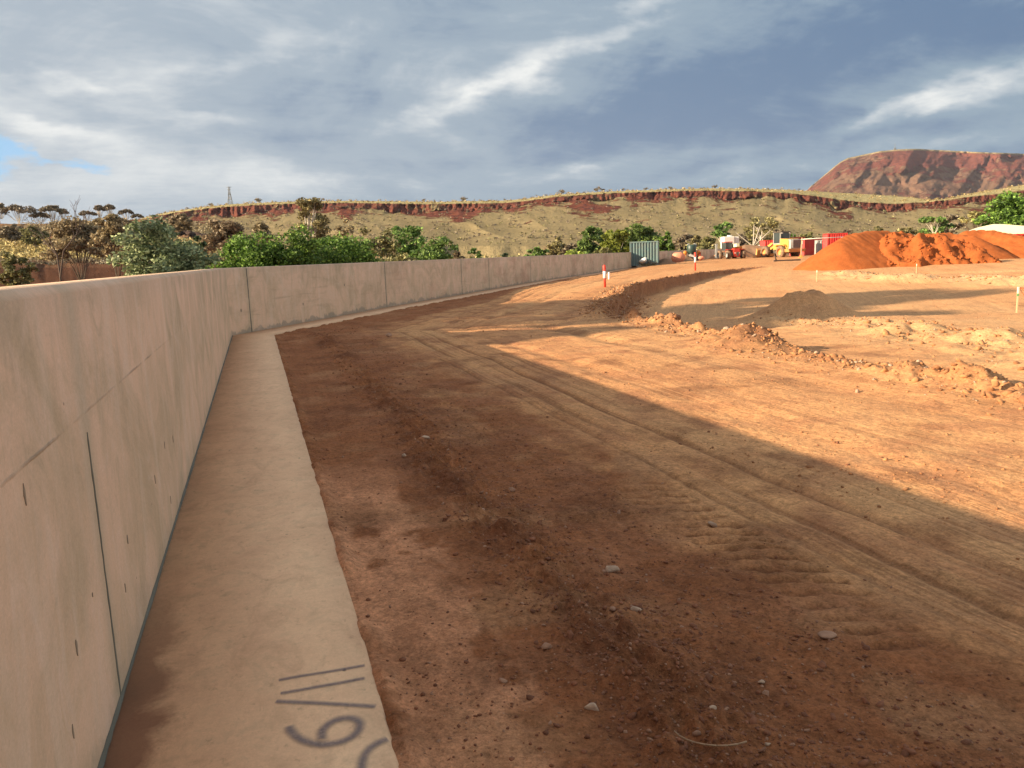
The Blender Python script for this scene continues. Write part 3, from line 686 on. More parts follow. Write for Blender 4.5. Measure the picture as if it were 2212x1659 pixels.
    for pts, wd in strokes:
        pp = [Vector(z1(*q)) for q in pts]
        # smooth the path
        for _ in range(2):
            qn = [pp[0]]
            for a_, b_ in zip(pp[:-1], pp[1:]): qn += [a_*.75+b_*.25, a_*.25+b_*.75]
            pp = qn+[pp[-1]]
        V = []; UV = []; N = len(pp); zz = .002+.0006*strokes.index((pts, wd))
        for i, q in enumerate(pp):
            t = (pp[min(i+1, N-1)]-pp[max(i-1, 0)]).normalized(); nn = Vector((-t.y, t.x))*wd*1.15
            V += [(q.x-nn.x, q.y-nn.y, zz), (q.x+nn.x, q.y+nn.y, zz)]; UV += [(i/(N-1), 0), (i/(N-1), 1)]
        np_mesh('spray_paint_mark', V, [(2*i, 2*i+1, 2*i+3, 2*i+2) for i in range(N-1)], m, ft, uv=UV)
build_wall()

# ------------------------------------------------------------------ hills
def interp(tab, px): return np.interp(px, [t[0] for t in tab], [t[1] for t in tab])
def rayv(px, py):
    x = px*1024/2212-512; y = py*1024/2212-384
    X = (x*CR-y*SR)/FPX; Y = (x*SR+y*CR)/FPX
    return X, CP-Y*SP, -SP-Y*CP
def hill_mat(name, slope1, slope2, cliff1, cliff2, sc=1.0):
    m, w, b, out = newmat(name)
    g = w.node('ShaderNodeNewGeometry').outputs['Position']
    z = w.node('ShaderNodeAttribute', attribute_name='zone'); sz = w.node('ShaderNodeSeparateXYZ'); w.put(sz.inputs[0], z.outputs['Color'])
    cl, cap, gul = sz.outputs
    n1 = w.noise(g, .035*sc, 7, .62, .3); n2 = w.noise(g, .32*sc, 6, .7); n3 = w.noise(g, .11*sc, 6, .65, .5)
    c = w.mix(w.rng(n1, .35, .65), slope1, slope2)
    c = w.mix(w.rng(n2, .50, .66, 0, .45), c, tuple(v*.66 for v in slope1))
    c = w.mix(w.m('MULTIPLY', gul, .55), c, tuple(v*.62 for v in slope1))
    c = w.mix(w.m('MULTIPLY', w.rng(n3, .60, .70), .45), c, cliff1)
    vert = w.noise(w.mapping(g, scale=(1, 1, .12)), .22*sc, 6, .7, .3)
    band = w.noise(w.mapping(g, scale=(.05, .05, 1)), .5*sc, 4, .6)
    cc = w.mix(w.rng(vert, .40, .62), cliff1, cliff2); cc = w.mix(w.m('MULTIPLY', w.rng(band, .45, .6), .35), cc, tuple(v*.55 for v in cliff1))
    clm = w.rng(w.m('ADD', cl, w.m('ADD', w.m('MULTIPLY', w.m('SUBTRACT', n3, .5), 2.0), w.m('MULTIPLY', w.m('SUBTRACT', n1, .5), 1.7))), .38, .58)
    c = w.mix(clm, c, cc)
    capc = w.mix(w.rng(n2, .46, .56), (.48, .40, .21), (.23, .20, .10))
    c = w.mix(cap, c, capc)
    w.put(b.inputs['Base Color'], c); b.inputs['Roughness'].default_value = 1; b.inputs['Specular IOR Level'].default_value = 0
    h = w.m('ADD', w.m('MULTIPLY', n2, 1.6/sc), w.m('MULTIPLY', vert, w.m('MULTIPLY', clm, 3.5/sc)))
    bp = w.node('ShaderNodeBump'); bp.inputs['Strength'].default_value = .9; bp.inputs['Distance'].default_value = 1; w.put(bp.inputs['Height'], h); w.put(b.inputs['Normal'], bp.outputs[0])
    return m
SKY = [(-400, 492), (100, 486), (250, 480), (300, 473), (350, 461), (400, 452), (450, 446), (500, 441), (560, 438), (640, 435), (700, 434), (800, 434), (950, 436), (1050, 434), (1090, 433), (1130, 430), (1200, 421), (1300, 414), (1400, 410), (1500, 407), (1600, 407), (1700, 410), (1800, 415.5), (1900, 421), (1980, 427), (2015, 432), (2040, 430), (2080, 421), (2140, 411), (2212, 399), (2500, 370), (2900, 350)]
CAP = [(-400, 3), (500, 4), (1100, 5), (1400, 4), (1650, 5), (1750, 9), (1850, 17), (1930, 17), (1990, 8), (2020, 2), (2060, 4), (2150, 10), (2500, 12)]
CLF = [(-400, 3), (300, 4), (380, 13), (500, 17), (560, 20), (650, 14), (800, 16), (1000, 17), (1080, 14), (1130, 10), (1250, 12), (1400, 14), (1500, 20), (1600, 17), (1750, 20), (1850, 19), (1950, 17), (2000, 12), (2060, 12), (2150, 22), (2500, 20)]
FOOT = [(-400, 528), (300, 530), (800, 532), (2900, 530)]
def build_ridge():
    px = np.arange(-400, 2900, 1.6); n = len(px)
    sky = interp(SKY, px)+.8*fbm(px*.03, px*0, 7, 4); cap = interp(CAP, px); clf = interp(CLF, px)*(1+.9*fbm(px*.02, px*0+5, 3, 4)); foot = interp(FOOT, px)
    gl = fbm(px*.013, px*0+9, 17, 3)                        # spurs and gullies by position along the ridge
    cr = fbm(px*.06, px*0+1, 19, 4)                         # crevices in the cliff
    T = np.concatenate([np.linspace(0, 1, 60), np.linspace(1, 2, 22)[1:], np.linspace(2, 3, 10)[1:], [3.5, 4.5]])
    X = []; Y = []; Z = []; C = []
    y_ct = sky+cap; y_cb = sky+cap+clf
    for t in T:
        if t <= 1:                                          # talus
            e = t**.85
            D = 310+ (478-310)*t
            gu = (1-np.abs(2*fbm(px*.0085+1.2*t+.3*fbm(px*.02, px*0+t*1.5, 5, 2), px*0+t*1.9, 23, 2)))
            amp = 17*math.sin(math.pi*min(1, t*1.1))**.8
            D = D+amp*(gu-.6)*-1.1 + 10*(1-t)*gl+ 3*fbm(px*.035, px*0+t*5, 29, 3)*t
            ysm = interp(SKY, px)+cap+interp(CLF, px); yt_ = ysm+(y_cb-ysm)*(max(0, (t-.8)/.2)**2); py = foot+(yt_-foot)*(t**1.12)
            cl = np.full(n, .0)+ss(np.full(n, t), .78, 1.0)*.42+.0; cp = np.zeros(n); gg = .2*np.clip((.62-gu)*2.2, 0, 1)*math.sin(math.pi*t)
            cl = cl+1.5*np.clip(fbm(px*.016, px*0+t*2.6, 37, 5)+.02, 0, 1)*ss(np.full(n, t), .45, .95)
        elif t <= 2:
            q = t-1; D = 478+12*q+ (9*cr+7*gl)*math.sin(math.pi*min(1, q*.9+.1))+ 6.0*fbm(px*.16, px*0+q*1.5, 39, 4) + 3.5*math.floor(q*3)/3
            py = y_cb+(y_ct-y_cb)*q; cl = np.full(n, .74); cp = np.zeros(n)+ss(np.full(n, q), .93, 1.); gg = np.zeros(n)
        elif t <= 3:
            q = t-2; D = 490+75*q*np.maximum(.35, cap/8)+(9*cr+7*gl)*.3*(1-q); py = y_ct+(sky-y_ct)*(q**.8); cl = np.zeros(n); cp = np.ones(n); gg = np.zeros(n)
        else:
            D = 700+300*(t-3)+0*px; py = None; cl = np.zeros(n); cp = np.ones(n); gg = np.zeros(n)
        if py is not None:
            a, b, c = rayv(px, py); x = a/b*D; z = EYE+c/b*D
            # keep azimuth of the column fixed
            zl = z
        else: a, b, c = rayv(px, sky); x = a/b*D; z = zl-8*(t-3)
        X.append(x); Y.append(D if isinstance(D, np.ndarray) else np.full(n, D)); Z.append(z); C.append(np.stack([cl, cp, gg, np.ones(n)], -1))
    # skirt below the foot
    X.insert(0, X[0]*.97); Y.insert(0, Y[0]*.97); Z.insert(0, np.full(n, -1.5)); C.insert(0, C[0])
    X, Y, Z = map(np.array, (X, Y, Z)); C = np.array(C); nr = X.shape[0]; idx = np.arange(nr*n).reshape(nr, n)
    F = np.stack([idx[:-1, :-1], idx[:-1, 1:], idx[1:, 1:], idx[1:, :-1]], -1).reshape(-1, 4)
    m = hill_mat('ridge_rock', (.238, .19, .105), (.292, .235, .132), (.215, .078, .052), (.10, .042, .04))
    o = np_mesh('hill_ridge', np.stack([X, Y, Z], -1).reshape(-1, 3), F, m, smooth=True, colr=C.reshape(-1, 4)); tag(o, kind='structure')
    return X, Y, Z
RX, RY, RZ = build_ridge()
MESA = [(1660, 470), (1730, 425), (1752, 402), (1775, 383), (1800, 362), (1815, 350), (1832, 341), (1870, 333), (1900, 326.5), (1940, 322.5), (1980, 321.5), (2040, 324.5), (2100, 328), (2160, 330), (2212, 332), (2500, 345), (3000, 380)]
def build_mesa():
    px = np.arange(1660, 3000, 1.7); n = len(px); sky = interp(MESA, px)+.5*fbm(px*.08, px*0, 3, 3)
    T = np.linspace(0, 1, 90); X = []; Y = []; Z = []; C = []
    pxa = 2030-px
    for t in T:
        py = 455+(sky-455)*t
        sp = fbm(px*.0085+.6*t, px*0+t*1.1, 61, 4); rg = 1-np.abs(2.4*fbm(px*.010-t*.9, px*0+t*.8, 63, 4))
        prof = t**1.0
        cliff = ss(np.full(n, t), .74, .80)
        D = 1900+900*(t-.74*0)*1.0-300*cliff*0+200*sp+130*rg*(1-.3*t)+40*fbm(px*.05, px*0+t*9, 65, 4)
        D = D+ 260*ss(px, 2000, 2090)*(1-t)
        a, b, c = rayv(px, py); X.append(a/b*D); Y.append(D); Z.append(EYE+c/b*D)
        lay = np.clip(.5+2*fbm(px*.006, px*0+t*7, 67, 4), 0, 1)
        cl = ss(np.full(n, t), .70, .78)*(1-ss(np.full(n, t), .95, .99))*(.55+.5*lay)+.45*lay*(1-ss(np.full(n, t), .6, .8)*.5)+.12*ss(px, 1980, 2100)
        cp = ss(np.full(n, t), .965, .99)*.6; C.append(np.stack([cl, cp, np.clip(.4-rg, 0, 1), np.ones(n)], -1))
    for k in (1, 2):
        X.append(X[-1]*1.1); Y.append(Y[-1]*1.1); Z.append(Z[-1]*.99); C.append(C[-1])
    X, Y, Z = map(np.array, (X, Y, Z)); C = np.array(C); nr = X.shape[0]; idx = np.arange(nr*n).reshape(nr, n)
    F = np.stack([idx[:-1, :-1], idx[:-1, 1:], idx[1:, 1:], idx[1:, :-1]], -1).reshape(-1, 4)
    m = hill_mat('mesa_rock', (.185, .102, .07), (.19, .12, .078), (.22, .076, .055), (.135, .056, .05), .28)
    tag(np_mesh('hill_mesa', np.stack([X, Y, Z], -1).reshape(-1, 3), F, m, smooth=True, colr=C.reshape(-1, 4)), kind='structure')
build_mesa()
# low rocky rise on the left
LSKY = [(-500, 488), (0, 483), (120, 484), (250, 478), (330, 470), (400, 475), (480, 492), (560, 515), (640, 545)]
def build_left_rise():
    px = np.arange(-500, 640, 2.0); n = len(px); sky = interp(LSKY, px)+1.5*fbm(px*.04, px*0, 3, 4)
    T = np.linspace(0, 1, 60); X = []; Y = []; Z = []; C = []
    for t in T:
        py = 577+(sky-577)*t; D = 150+110*t+6*fbm(px*.03, px*0+t*4, 5, 4)
        rk = np.exp(-((t-.70-.05*fbm(px*.01, px*0, 9, 3))/.10)**2)*np.clip(.5+1.6*fbm(px*.05, px*0+t*14, 13, 4), 0, 1)
        D = D-5*rk; a, b, c = rayv(px, py); X.append(a/b*D); Y.append(D); Z.append(EYE+c/b*D+.8*rk)
        gr = ss(np.full(n, t), .16, .24)*(1-ss(np.full(n, t), .54, .64)); C.append(np.stack([rk*1.3, gr*np.clip(.6+1.5*fbm(px*.04, px*0+t*6, 15, 4), 0, 1), 1.2*(1-ss(np.full(n, t), .08, .2))+0*px, np.ones(n)], -1))
    x0_, y0_, z0_ = X[0], Y[0], Z[0]
    for q in np.linspace(1, 0, 16)[1:]:
        f = .6+.4*q; b_ = ((q > .62)*1.0)*ss(np.full(n, q), .6, .8)
        X.insert(0, x0_*f); Y.insert(0, y0_*f); Z.insert(0, -.6+(z0_+.6)*(.8*q+.2*q**3)+.25*fbm(px*.03, px*0+q*5, 3, 3)); C.insert(0, C[-1]*0+np.array([0, 0, 2.0, 1]))
    X.insert(0, X[0]*.97); Y.insert(0, Y[0]*.97); Z.insert(0, np.full(n, -1.2)); C.insert(0, C[0])
    for k in (1,): X.append(X[-1]*1.5); Y.append(Y[-1]*1.5); Z.append(Z[-1]*0-2); C.append(C[-1])
    X, Y, Z = map(np.array, (X, Y, Z)); C = np.array(C); nr = X.shape[0]; idx = np.arange(nr*n).reshape(nr, n)
    F = np.stack([idx[:-1, :-1], idx[:-1, 1:], idx[1:, 1:], idx[1:, :-1]], -1).reshape(-1, 4)
    m = hill_mat('rise_rock', (.15, .075, .05), (.23, .15, .085), (.07, .05, .045), (.13, .09, .075), 2.2)
    tag(np_mesh('hill_rise', np.stack([X, Y, Z], -1).reshape(-1, 3), F, m, smooth=True, colr=C.reshape(-1, 4)), kind='structure')
build_left_rise()

# ------------------------------------------------------------------ rocks and soil
ICO_V = None
def ico(sub):
    bm = bmesh.new(); bmesh.ops.create_icosphere(bm, subdivisions=sub, radius=1)
    V = np.array([v.co[:] for v in bm.verts]); F = np.array([[v.index for v in f.verts] for f in bm.faces]); bm.free(); return V, F
IC1, IC2 = ico(1), ico(2)
def stones(name, pts, sizes, mat, flat=.65, ic=IC1, sink=.3, rough=.22):
    V0, F0 = ic; n = len(pts); nv = len(V0)
    q = RNG.normal(size=(n, 3, 3)); q, _ = np.linalg.qr(q)
    sc = np.stack([RNG.uniform(.7, 1.3, n), RNG.uniform(.6, 1.1, n), RNG.uniform(.45, .9, n)*flat/.65], -1)
    V = V0[None]*(1+RNG.normal(0, rough, (n, nv, 1)))*sc[:, None]
    ang = RNG.uniform(0, 6.28, n); ca, sa = np.cos(ang), np.sin(ang); tl = RNG.normal(0, .35, n)
    x = V[..., 0]*ca[:, None]-V[..., 1]*sa[:, None]; y = V[..., 0]*sa[:, None]+V[..., 1]*ca[:, None]; z = V[..., 2]+tl[:, None]*V[..., 0]
    V = np.stack([x, y, z], -1)*sizes[:, None, None]
    V[..., 0] += pts[:, 0, None]; V[..., 1] += pts[:, 1, None]; V[..., 2] += (pts[:, 2]+sizes*(.5-sink)*.6)[:, None]
    F = (F0[None]+(np.arange(n)*nv)[:, None, None]).reshape(-1, 3)
    return np_mesh(name, V.reshape(-1, 3), F, mat)
def scatter_pts(n, f):
    out = []; tot = 0
    while tot < n:
        p = f(n); out.append(p); tot += len(p)
    p = np.concatenate(out)[:n]; z = terrain(p[:, 0], p[:, 1]); return np.column_stack([p, z])
def near_gravel(n):
    r = np.exp(RNG.uniform(math.log(1.9), math.log(20), n)); a = RNG.uniform(R(-30), R(38), n)
    x = r*np.sin(a); y = r*np.cos(a); d, s = wall_sd(x, y)
    w = np.exp(-((d-1.98)/.26)**2)*1.3+np.exp(-((d-2.6)/.5)**2)*.30+.07+.35*np.clip(fbm(x*1.1, y*1.1, 77, 4), 0, 1); w = np.where(d > 2.9, w*.12, w)
    k = (d > .98) & (RNG.random(n) < w) & (s < CUM[2]); return np.column_stack([x, y])[k]
p = scatter_pts(8000, near_gravel); sz = np.exp(RNG.normal(math.log(.0036), .5, len(p)))*(1+.07*np.hypot(p[:, 0], p[:, 1])); sz = np.minimum(sz, .016)
k = RNG.random(len(p)) < .22
tag(stones('gravel', p[k], sz[k], MT['pebble']), 'pale gravel strewn over the shaded red dirt', 'gravel', kind='stuff')
tag(stones('dirt_clods', p[~k], sz[~k]*1.15, MT['clod']), 'small dark red clods scattered on the shaded dirt', 'dirt clods', kind='stuff')
def along(path, wd, n, lo=0.0, hi=1.0):
    pts = [Vector(q) for q in path]; L = [0]
    for a, b in zip(pts[:-1], pts[1:]): L.append(L[-1]+(b-a).length)
    t = RNG.uniform(lo, hi, n)*L[-1]; x = np.interp(t, L, [q.x for q in pts]); y = np.interp(t, L, [q.y for q in pts])
    x = x+RNG.normal(0, wd, n); y = y+RNG.normal(0, wd, n); return np.column_stack([x, y])
def rub(n):
    q = np.concatenate([along(BANK, .36, int(n*.62), 0, .50), along(BANK, .08, int(n*.03), .5, 1), along(RUB2, .75, int(n*.16)), along(RUB3, .8, int(n*.12))])
    RNG.shuffle(q); return q
p = scatter_pts(7000, rub); r = np.hypot(p[:, 0], p[:, 1]); sz = np.exp(RNG.normal(math.log(.017), .5, len(p)))*(1+r*.016); sz = np.minimum(sz, .085)
k = RNG.random(len(p)) < .2
tag(stones('rubble', p[~k], sz[~k], MT['rubble'], rough=.16), 'orange brown clods and rubble along the sunlit spoil ridges', 'rubble', kind='stuff')
tag(stones('stone_chips', p[k], sz[k]*.7, MT['palerock'], rough=.16), 'pale broken stone lying among the sunlit spoil ridges', 'stone chips', kind='stuff')
def litg(n):
    r = np.exp(RNG.uniform(math.log(4), math.log(40), n)); a = RNG.uniform(R(-5), R(38), n); x = r*np.sin(a); y = r*np.cos(a); d, s = wall_sd(x, y)
    k = (d > 4) & (RNG.random(n) < .25+fbm(x*.5, y*.5, 5, 3)); return np.column_stack([x, y])[k]
p = scatter_pts(2200, litg); r = np.hypot(p[:, 0], p[:, 1]); sz = np.minimum(.03, np.exp(RNG.normal(math.log(.006), .45, len(p)))*(1+r*.03))
tag(stones('scattered_grit', p, sz, MT['rubble']), 'small stones scattered over the sunlit tan dirt', 'grit', kind='stuff')
# single stones one can point at
def stone(px, py, wpx, label, mat, name='rock', group=None, flat=.6, ic=IC2):
    x, y = at(px, py); z = zg(x, y); x, y = at(px, py, z)
    size = wpx/1661*math.hypot(x, y, EYE)/2
    V0, F0 = ic; rg = np.random.default_rng(int(px*7+py)); dirs = rg.normal(size=(13, 3)); dirs /= np.linalg.norm(dirs, axis=1)[:, None]
    V = V0.copy()
    for dv in dirs:                                       # chip flat facets off
        h = V@dv; lim = rg.uniform(.42, .78); V = V-np.outer(np.maximum(h-lim, 0), dv)
    V = V*(1+rg.normal(0, .02, (len(V), 1)))*np.array([1, rg.uniform(.6, .85), flat])
    a = rg.uniform(-.5, .5); ca, sa = math.cos(a), math.sin(a); V = np.column_stack([V[:, 0]*ca-V[:, 1]*sa, V[:, 0]*sa+V[:, 1]*ca, V[:, 2]])*size
    o = np_mesh(name, V, F0, mat); o.location = (x, y, z+size*flat*.45); tag(o, label, 'rock', group); return o
SG = 'loose stones on the shaded dirt'
stone(1324, 1232, 46, 'largest flat buff stone lying on the shaded dirt', MT['palerock'], flat=.33, group=SG)
stone(1540, 1136, 26, 'pinkish pale stone at the start of the tyre prints', MT['palerock'], group=SG)
stone(922, 948, 27, 'flat white stone on shaded dirt by the near end of the footing bend', MT['palerock'], flat=.4, group=SG)
stone(1280, 1532, 40, 'pink rounded stone near the bottom of the shaded dirt', MT['palerock'], group=SG)
stone(1183, 1400, 32, 'brown stone among dark clods on the loose dirt ridge', MT['pebble'], group=SG)
stone(1373, 1320, 28, 'square pale stone between the loose ridge and the tread prints', MT['palerock'], group=SG)
stone(872, 985, 14, 'small white stone left of the flat white stone', MT['palerock'], group=SG)
stone(946, 960, 14, 'small white stone right of the flat white stone', MT['palerock'], group=SG, flat=.4)
stone(1107, 1060, 22, 'brown stone high on the loose ridge of clods', MT['pebble'], group=SG)
stone(1040, 1105, 20, 'dull stone among clods beside the footing pad', MT['pebble'], group=SG)
stone(1646, 1476, 18, 'small pale stone in the lower middle of the shaded dirt', MT['palerock'], group=SG)
stone(1540, 1530, 18, 'small stone in gravel patch at lower middle', MT['palerock'], group=SG)
stone(1150, 1170, 26, 'broad low stone half sunk in the loose clods', MT['clod'], group=SG)
stone(1657, 1608, 16, 'little flat stone at the bottom edge of the gravel', MT['palerock'], group=SG, flat=.4)
stone(1790, 1374, 44, 'wide flat crust of pale dirt beside the tread prints', MT['pebble'], group=SG, flat=.2)
stone(1570, 722, 26, 'large pale boulder leaning on the dark clod mound', MT['palerock'], name='boulder', flat=.9)
stone(1460, 690, 26, 'dark angular boulder on the rubble ridge', MT['clod'], name='boulder', flat=.7)
stone(2085, 800, 34, 'dark broken boulder on top of the sunlit rubble heap at right', MT['clod'], name='boulder', flat=.6)
stone(2150, 832, 26, 'brown boulder at the right end of the rubble heap', MT['rubble'], name='boulder', flat=.7)
stone(1940, 606, 30, 'pale boulder at the foot of the orange stockpile', MT['palerock'], name='boulder', flat=.6)
stone(840, 727, 22, 'low brown stone in shade beneath the wall', MT['pebble'], flat=.5)

def heap(name, label, cones, mat, slope=.68, res=.10, noise_amp=.1, nscale=.8, ground=0.0, group=None, rough=0.0):
    """soil heap: union of cones (x, y, z_top) standing on the ground, with slumps and runnels"""
    dn = [cones[0]]
    for a_, b_ in zip(cones[:-1], cones[1:]):
        n_ = max(1, int(math.dist(a_[:2], b_[:2])/.35)); dn += [tuple(a_[i]+(b_[i]-a_[i])*k_/n_ for i in range(3)) for k_ in range(1, n_+1)]
    cones = dn
    xs = [c[0] for c in cones]; ys = [c[1] for c in cones]; hm = max(c[2]-ground for c in cones)/slope+.8
    X, Y = np.meshgrid(np.arange(min(xs)-hm, max(xs)+hm, res), np.arange(min(ys)-hm, max(ys)+hm, res))
    H = np.full(X.shape, -5.0)
    for i, c in enumerate(cones):
        cx, cy, cz = c[:3]
        an = np.arctan2(Y-cy, X-cx); rr = np.hypot(X-cx, Y-cy)
        rr = rr*(1+.06*vn(an*2.2, rr*.25, 5))
        h = cz-slope*np.sqrt(rr*rr+.10)+.2
        H = np.maximum(H, h)
    H = H+noise_amp*fbm(X*nscale, Y*nscale, 77, 5)+.05*fbm(X*3, Y*3, 7, 3)
    if rough: H = H+rough*(np.clip(fbm(X*1.1, Y*1.1, 91, 5), -.2, .5)) + rough*.22*fbm(X*3.2, Y*3.2, 93, 4) - rough*.35*np.clip(.12-np.abs(fbm(X*.7+Y*.3, Y*.5, 97, 3)), 0, .12)/.12
    G = terrain(X, Y)-.15; Z = np.maximum(H, G)
    n0, n1 = X.shape; idx = np.arange(n0*n1).reshape(n0, n1); F = np.stack([idx[:-1, :-1], idx[:-1, 1:], idx[1:, 1:], idx[1:, :-1]], -1).reshape(-1, 4)
    above = (H > G+.02).ravel(); F = F[above[F].any(1)]
    used = np.unique(F); rm = np.zeros(n0*n1, int); rm[used] = np.arange(len(used))
    V = np.stack([X, Y, Z], -1).reshape(-1, 3)[used]
    o = np_mesh(name, V, rm[F], mat, smooth=True); tag(o, label, 'soil heap', group)
    if rough > .5:
        k_ = RNG.choice(len(V), 800); q_ = V[k_]; lo = q_[:, 2] < 1.9; q_ = q_[lo | (RNG.random(len(q_)) < .4)]
        tag(stones('soil_clods', q_, np.minimum(.16, np.exp(RNG.normal(math.log(.055), .5, len(q_)))), mat), 'dark orange clods lying over the rough stockpile', 'soil clods', kind='stuff')
    return o
PG = 'orange soil stockpiles'
def C3(px, py, D): return P(px, py, D)
heap('soil_stockpile', 'smooth orange soil stockpile with a long even slope, leftmost of the stockpiles', [C3(1812, 519, 49), C3(1842, 504, 50), C3(1875, 498, 51), C3(1915, 498, 52), C3(1960, 503, 52)], MT['pile'], .70, noise_amp=.05, group=PG)
heap('soil_stockpile', 'rough clodded orange stockpile with dark gullies in front of the others', [C3(1925, 512, 50), C3(1950, 503, 49.6), C3(1985, 505, 49), C3(2012, 500, 49), C3(2040, 517, 48.5), C3(2075, 533, 48), C3(2105, 545, 47), C3(2145, 568, 46)], MT['pile_rough'], .70, noise_amp=.26, rough=.8, group=PG)
heap('soil_stockpile', 'plain orange stockpile behind the rough one, running to the right', [C3(2005, 504, 57), C3(2050, 503, 57), C3(2095, 508, 56)], MT['pile'], .62, noise_amp=.08, group=PG)
heap('soil_stockpile', 'orange stockpile at the right edge beneath the cream tent roof', [C3(2090, 501, 59), C3(2120, 495, 59), C3(2155, 500, 58), C3(2190, 507, 57), C3(2240, 512, 56), C3(2300, 520, 56)], MT['pile'], .60, noise_amp=.12, rough=.12, group=PG)
heap('soil_heap', 'pale brown soil heap left of the red telehandler', [C3(1580, 534, 116), C3(1560, 543, 114), C3(1600, 536, 117)], MT['rubble'], .6, .3)
heap('soil_heap', 'dark grey brown soil heap between telehandler and yellow loader', [C3(1630, 530, 122), C3(1655, 531, 122), C3(1680, 535, 121), C3(1610, 528, 122)], MT['spoil'], .6, .3, noise_amp=.3)

# ------------------------------------------------------------------ trees
def tube_np(segs):
    """segs: list of (p0,p1,r0,r1)"""
    V = []; F = []
    for p0, p1, r0, r1 in segs:
        d = (p1-p0); q = d.to_track_quat('Z', 'Y'); b = len(V); n = 6
        for p_, r_ in ((p0, r0), (p1, r1)):
            for i in range(n):
                a = 2*math.pi*i/n; V.append(tuple(p_+q @ Vector((r_*math.cos(a), r_*math.sin(a), 0))))
        F += [(b+i, b+(i+1) % n, b+n+(i+1) % n, b+n+i) for i in range(n)]
    return V, F
def leaves(centres, radii, per, size, rg, up=0.0):
    n = len(centres)*per
    c = np.repeat(np.array(centres), per, 0); rr = np.repeat(np.array(radii), per, 0)
    o = rg.normal(size=(n, 3)); o /= np.linalg.norm(o, axis=1)[:, None]; o *= (rg.random((n, 1))**.45)
    p = c+o*rr
    a = rg.normal(size=(n, 3)); a[:, 2] *= .6; a /= np.linalg.norm(a, axis=1)[:, None]
    b = np.cross(a, rg.normal(size=(n, 3))); b /= np.linalg.norm(b, axis=1)[:, None]
    s = size*rg.uniform(.6, 1.35, (n, 1)); a = a*s; b = b*s*.55
    V = np.stack([p-a, p-b, p+a, p+b], 1).reshape(-1, 3); F = np.arange(n*4).reshape(-1, 4)
    return V, F
def tree(name, label, px, ptop, D, wpx, leaf, bark='bark', shape='bush', dens=1.0, cat='tree', group=None, base=None, seed=0, xyz=None, h=None, wm=None, lsize=None):
    rg = np.random.default_rng(seed+int(px)*3+int(D*10)); rd = random.Random(seed+int(px))
    if xyz is None:
        x, y, zt = P(px, ptop, D); zb = zg(x, y) if base is None else base; h = zt-zb; W = wpx/1661*D
    else: x, y, zb = xyz; W = wm
    t = thing(name, label, cat, (x, y, zb), rd.uniform(-.3, .3), group); hw = W/2
    segs = []; cen = []; rad = []
    ls = lsize or max(.05, min(.32, D*.0021))
    if shape == 'bush':      # dense from the ground up
        n = int(80*dens)
        for i in range(n):
            u = rd.uniform(0, 6.283); v = rd.random()**.6; zz = rd.random()
            lim = math.sqrt(max(.10, 1-(max(0, zz-.45)/.62)**2))*(.8+.2*min(1, zz/.3))
            k = rd.uniform(.78, 1.08)
            cen.append((hw*lim*v*math.cos(u)*k*.9, hw*lim*v*math.sin(u)*.75, h*(.10+.80*zz*k))); r_ = hw*rd.uniform(.15, .26); rad.append((r_, r_, r_*.65))
        nst = 5
        for i in range(nst):
            a = rd.uniform(0, 6.28); e = Vector((hw*.55*math.cos(a), hw*.4*math.sin(a), h*.7)); segs.append((Vector((0, 0, -.1)), e*.5, .035*h**.5+.02, .02)); segs.append((e*.5, e, .02, .008))
        per = int(80*dens)
    elif shape == 'wisp':    # open dry shrub, fine twigs, thin leaves
        n = int(30*dens)
        for i in range(n):
            a = rd.uniform(0, 6.28); el = rd.uniform(.25, 1.45); L = rd.uniform(.65, 1.0)
            e = Vector((hw*L*math.cos(a)*math.cos(el), hw*L*math.sin(a)*math.cos(el), h*(.30+.66*math.sin(el)*L)))
            m_ = Vector((e.x*.35, e.y*.35, h*.33)); segs.append((m_, e, .009*h**.6, .003*h**.5)); cen.append(tuple(e)); r_ = hw*rd.uniform(.2, .34); rad.append((r_, r_, r_*.6))
            if i < 8: segs.append((Vector((0, 0, -.1)), m_, .025*h**.6, .009*h**.6))
        per = int(130*dens)
    elif shape == 'gum':     # pale trunk, clumped crown set high
        base_t = Vector((0, 0, -.2)); top = Vector((rd.uniform(-.06, .06)*h, 0, h*.5)); segs.append((base_t, top*.5, .022*h, .018*h)); segs.append((top*.5, top, .018*h, .014*h))
        n = int(24*dens)
        for i in range(n):
            a = rd.uniform(0, 6.28); lv = rd.random(); zz = .38+.55*lv; lim = math.sin(math.pi*min(1, max(.08, (zz-.22)/.80)))**.6
            k = rd.uniform(.25, 1); e = Vector((hw*lim*k*math.cos(a), hw*lim*k*math.sin(a)*.8, h*zz)); st = top*rd.uniform(.55, 1.0)
            mid = st.lerp(e, .5)+Vector((0, 0, h*.03)); segs.append((st, mid, .009*h, .006*h)); segs.append((mid, e, .006*h, .002*h))
            cen.append(tuple(e)); r_ = hw*rd.uniform(.22, .36); rad.append((r_, r_, r_*.62))
        per = int(90*dens)
    elif shape == 'umbrella':  # thin stems fanning to a flat topped crown
        n = int(26*dens)
        for i in range(n):
            a = rd.uniform(0, 6.28); k = rd.random()**.6; e = Vector((hw*k*math.cos(a)*.95, hw*k*math.sin(a)*.95, h*(.93-.20*k*k)+rd.uniform(-.05, .04)*h)); m_ = Vector((e.x*.30, e.y*.30, h*.35))
            segs.append((m_, e, .008*h, .003*h)); cen.append(tuple(e)); r_ = hw*rd.uniform(.18, .30); rad.append((r_, r_, r_*.62))
            if i < 6: segs.append((Vector((0, 0, -.3)), m_, .017*h, .010*h))
        per = int(60*dens)
    V, F = tube_np(segs); np_mesh('trunk', V, F, MT[bark], t, smooth=True)
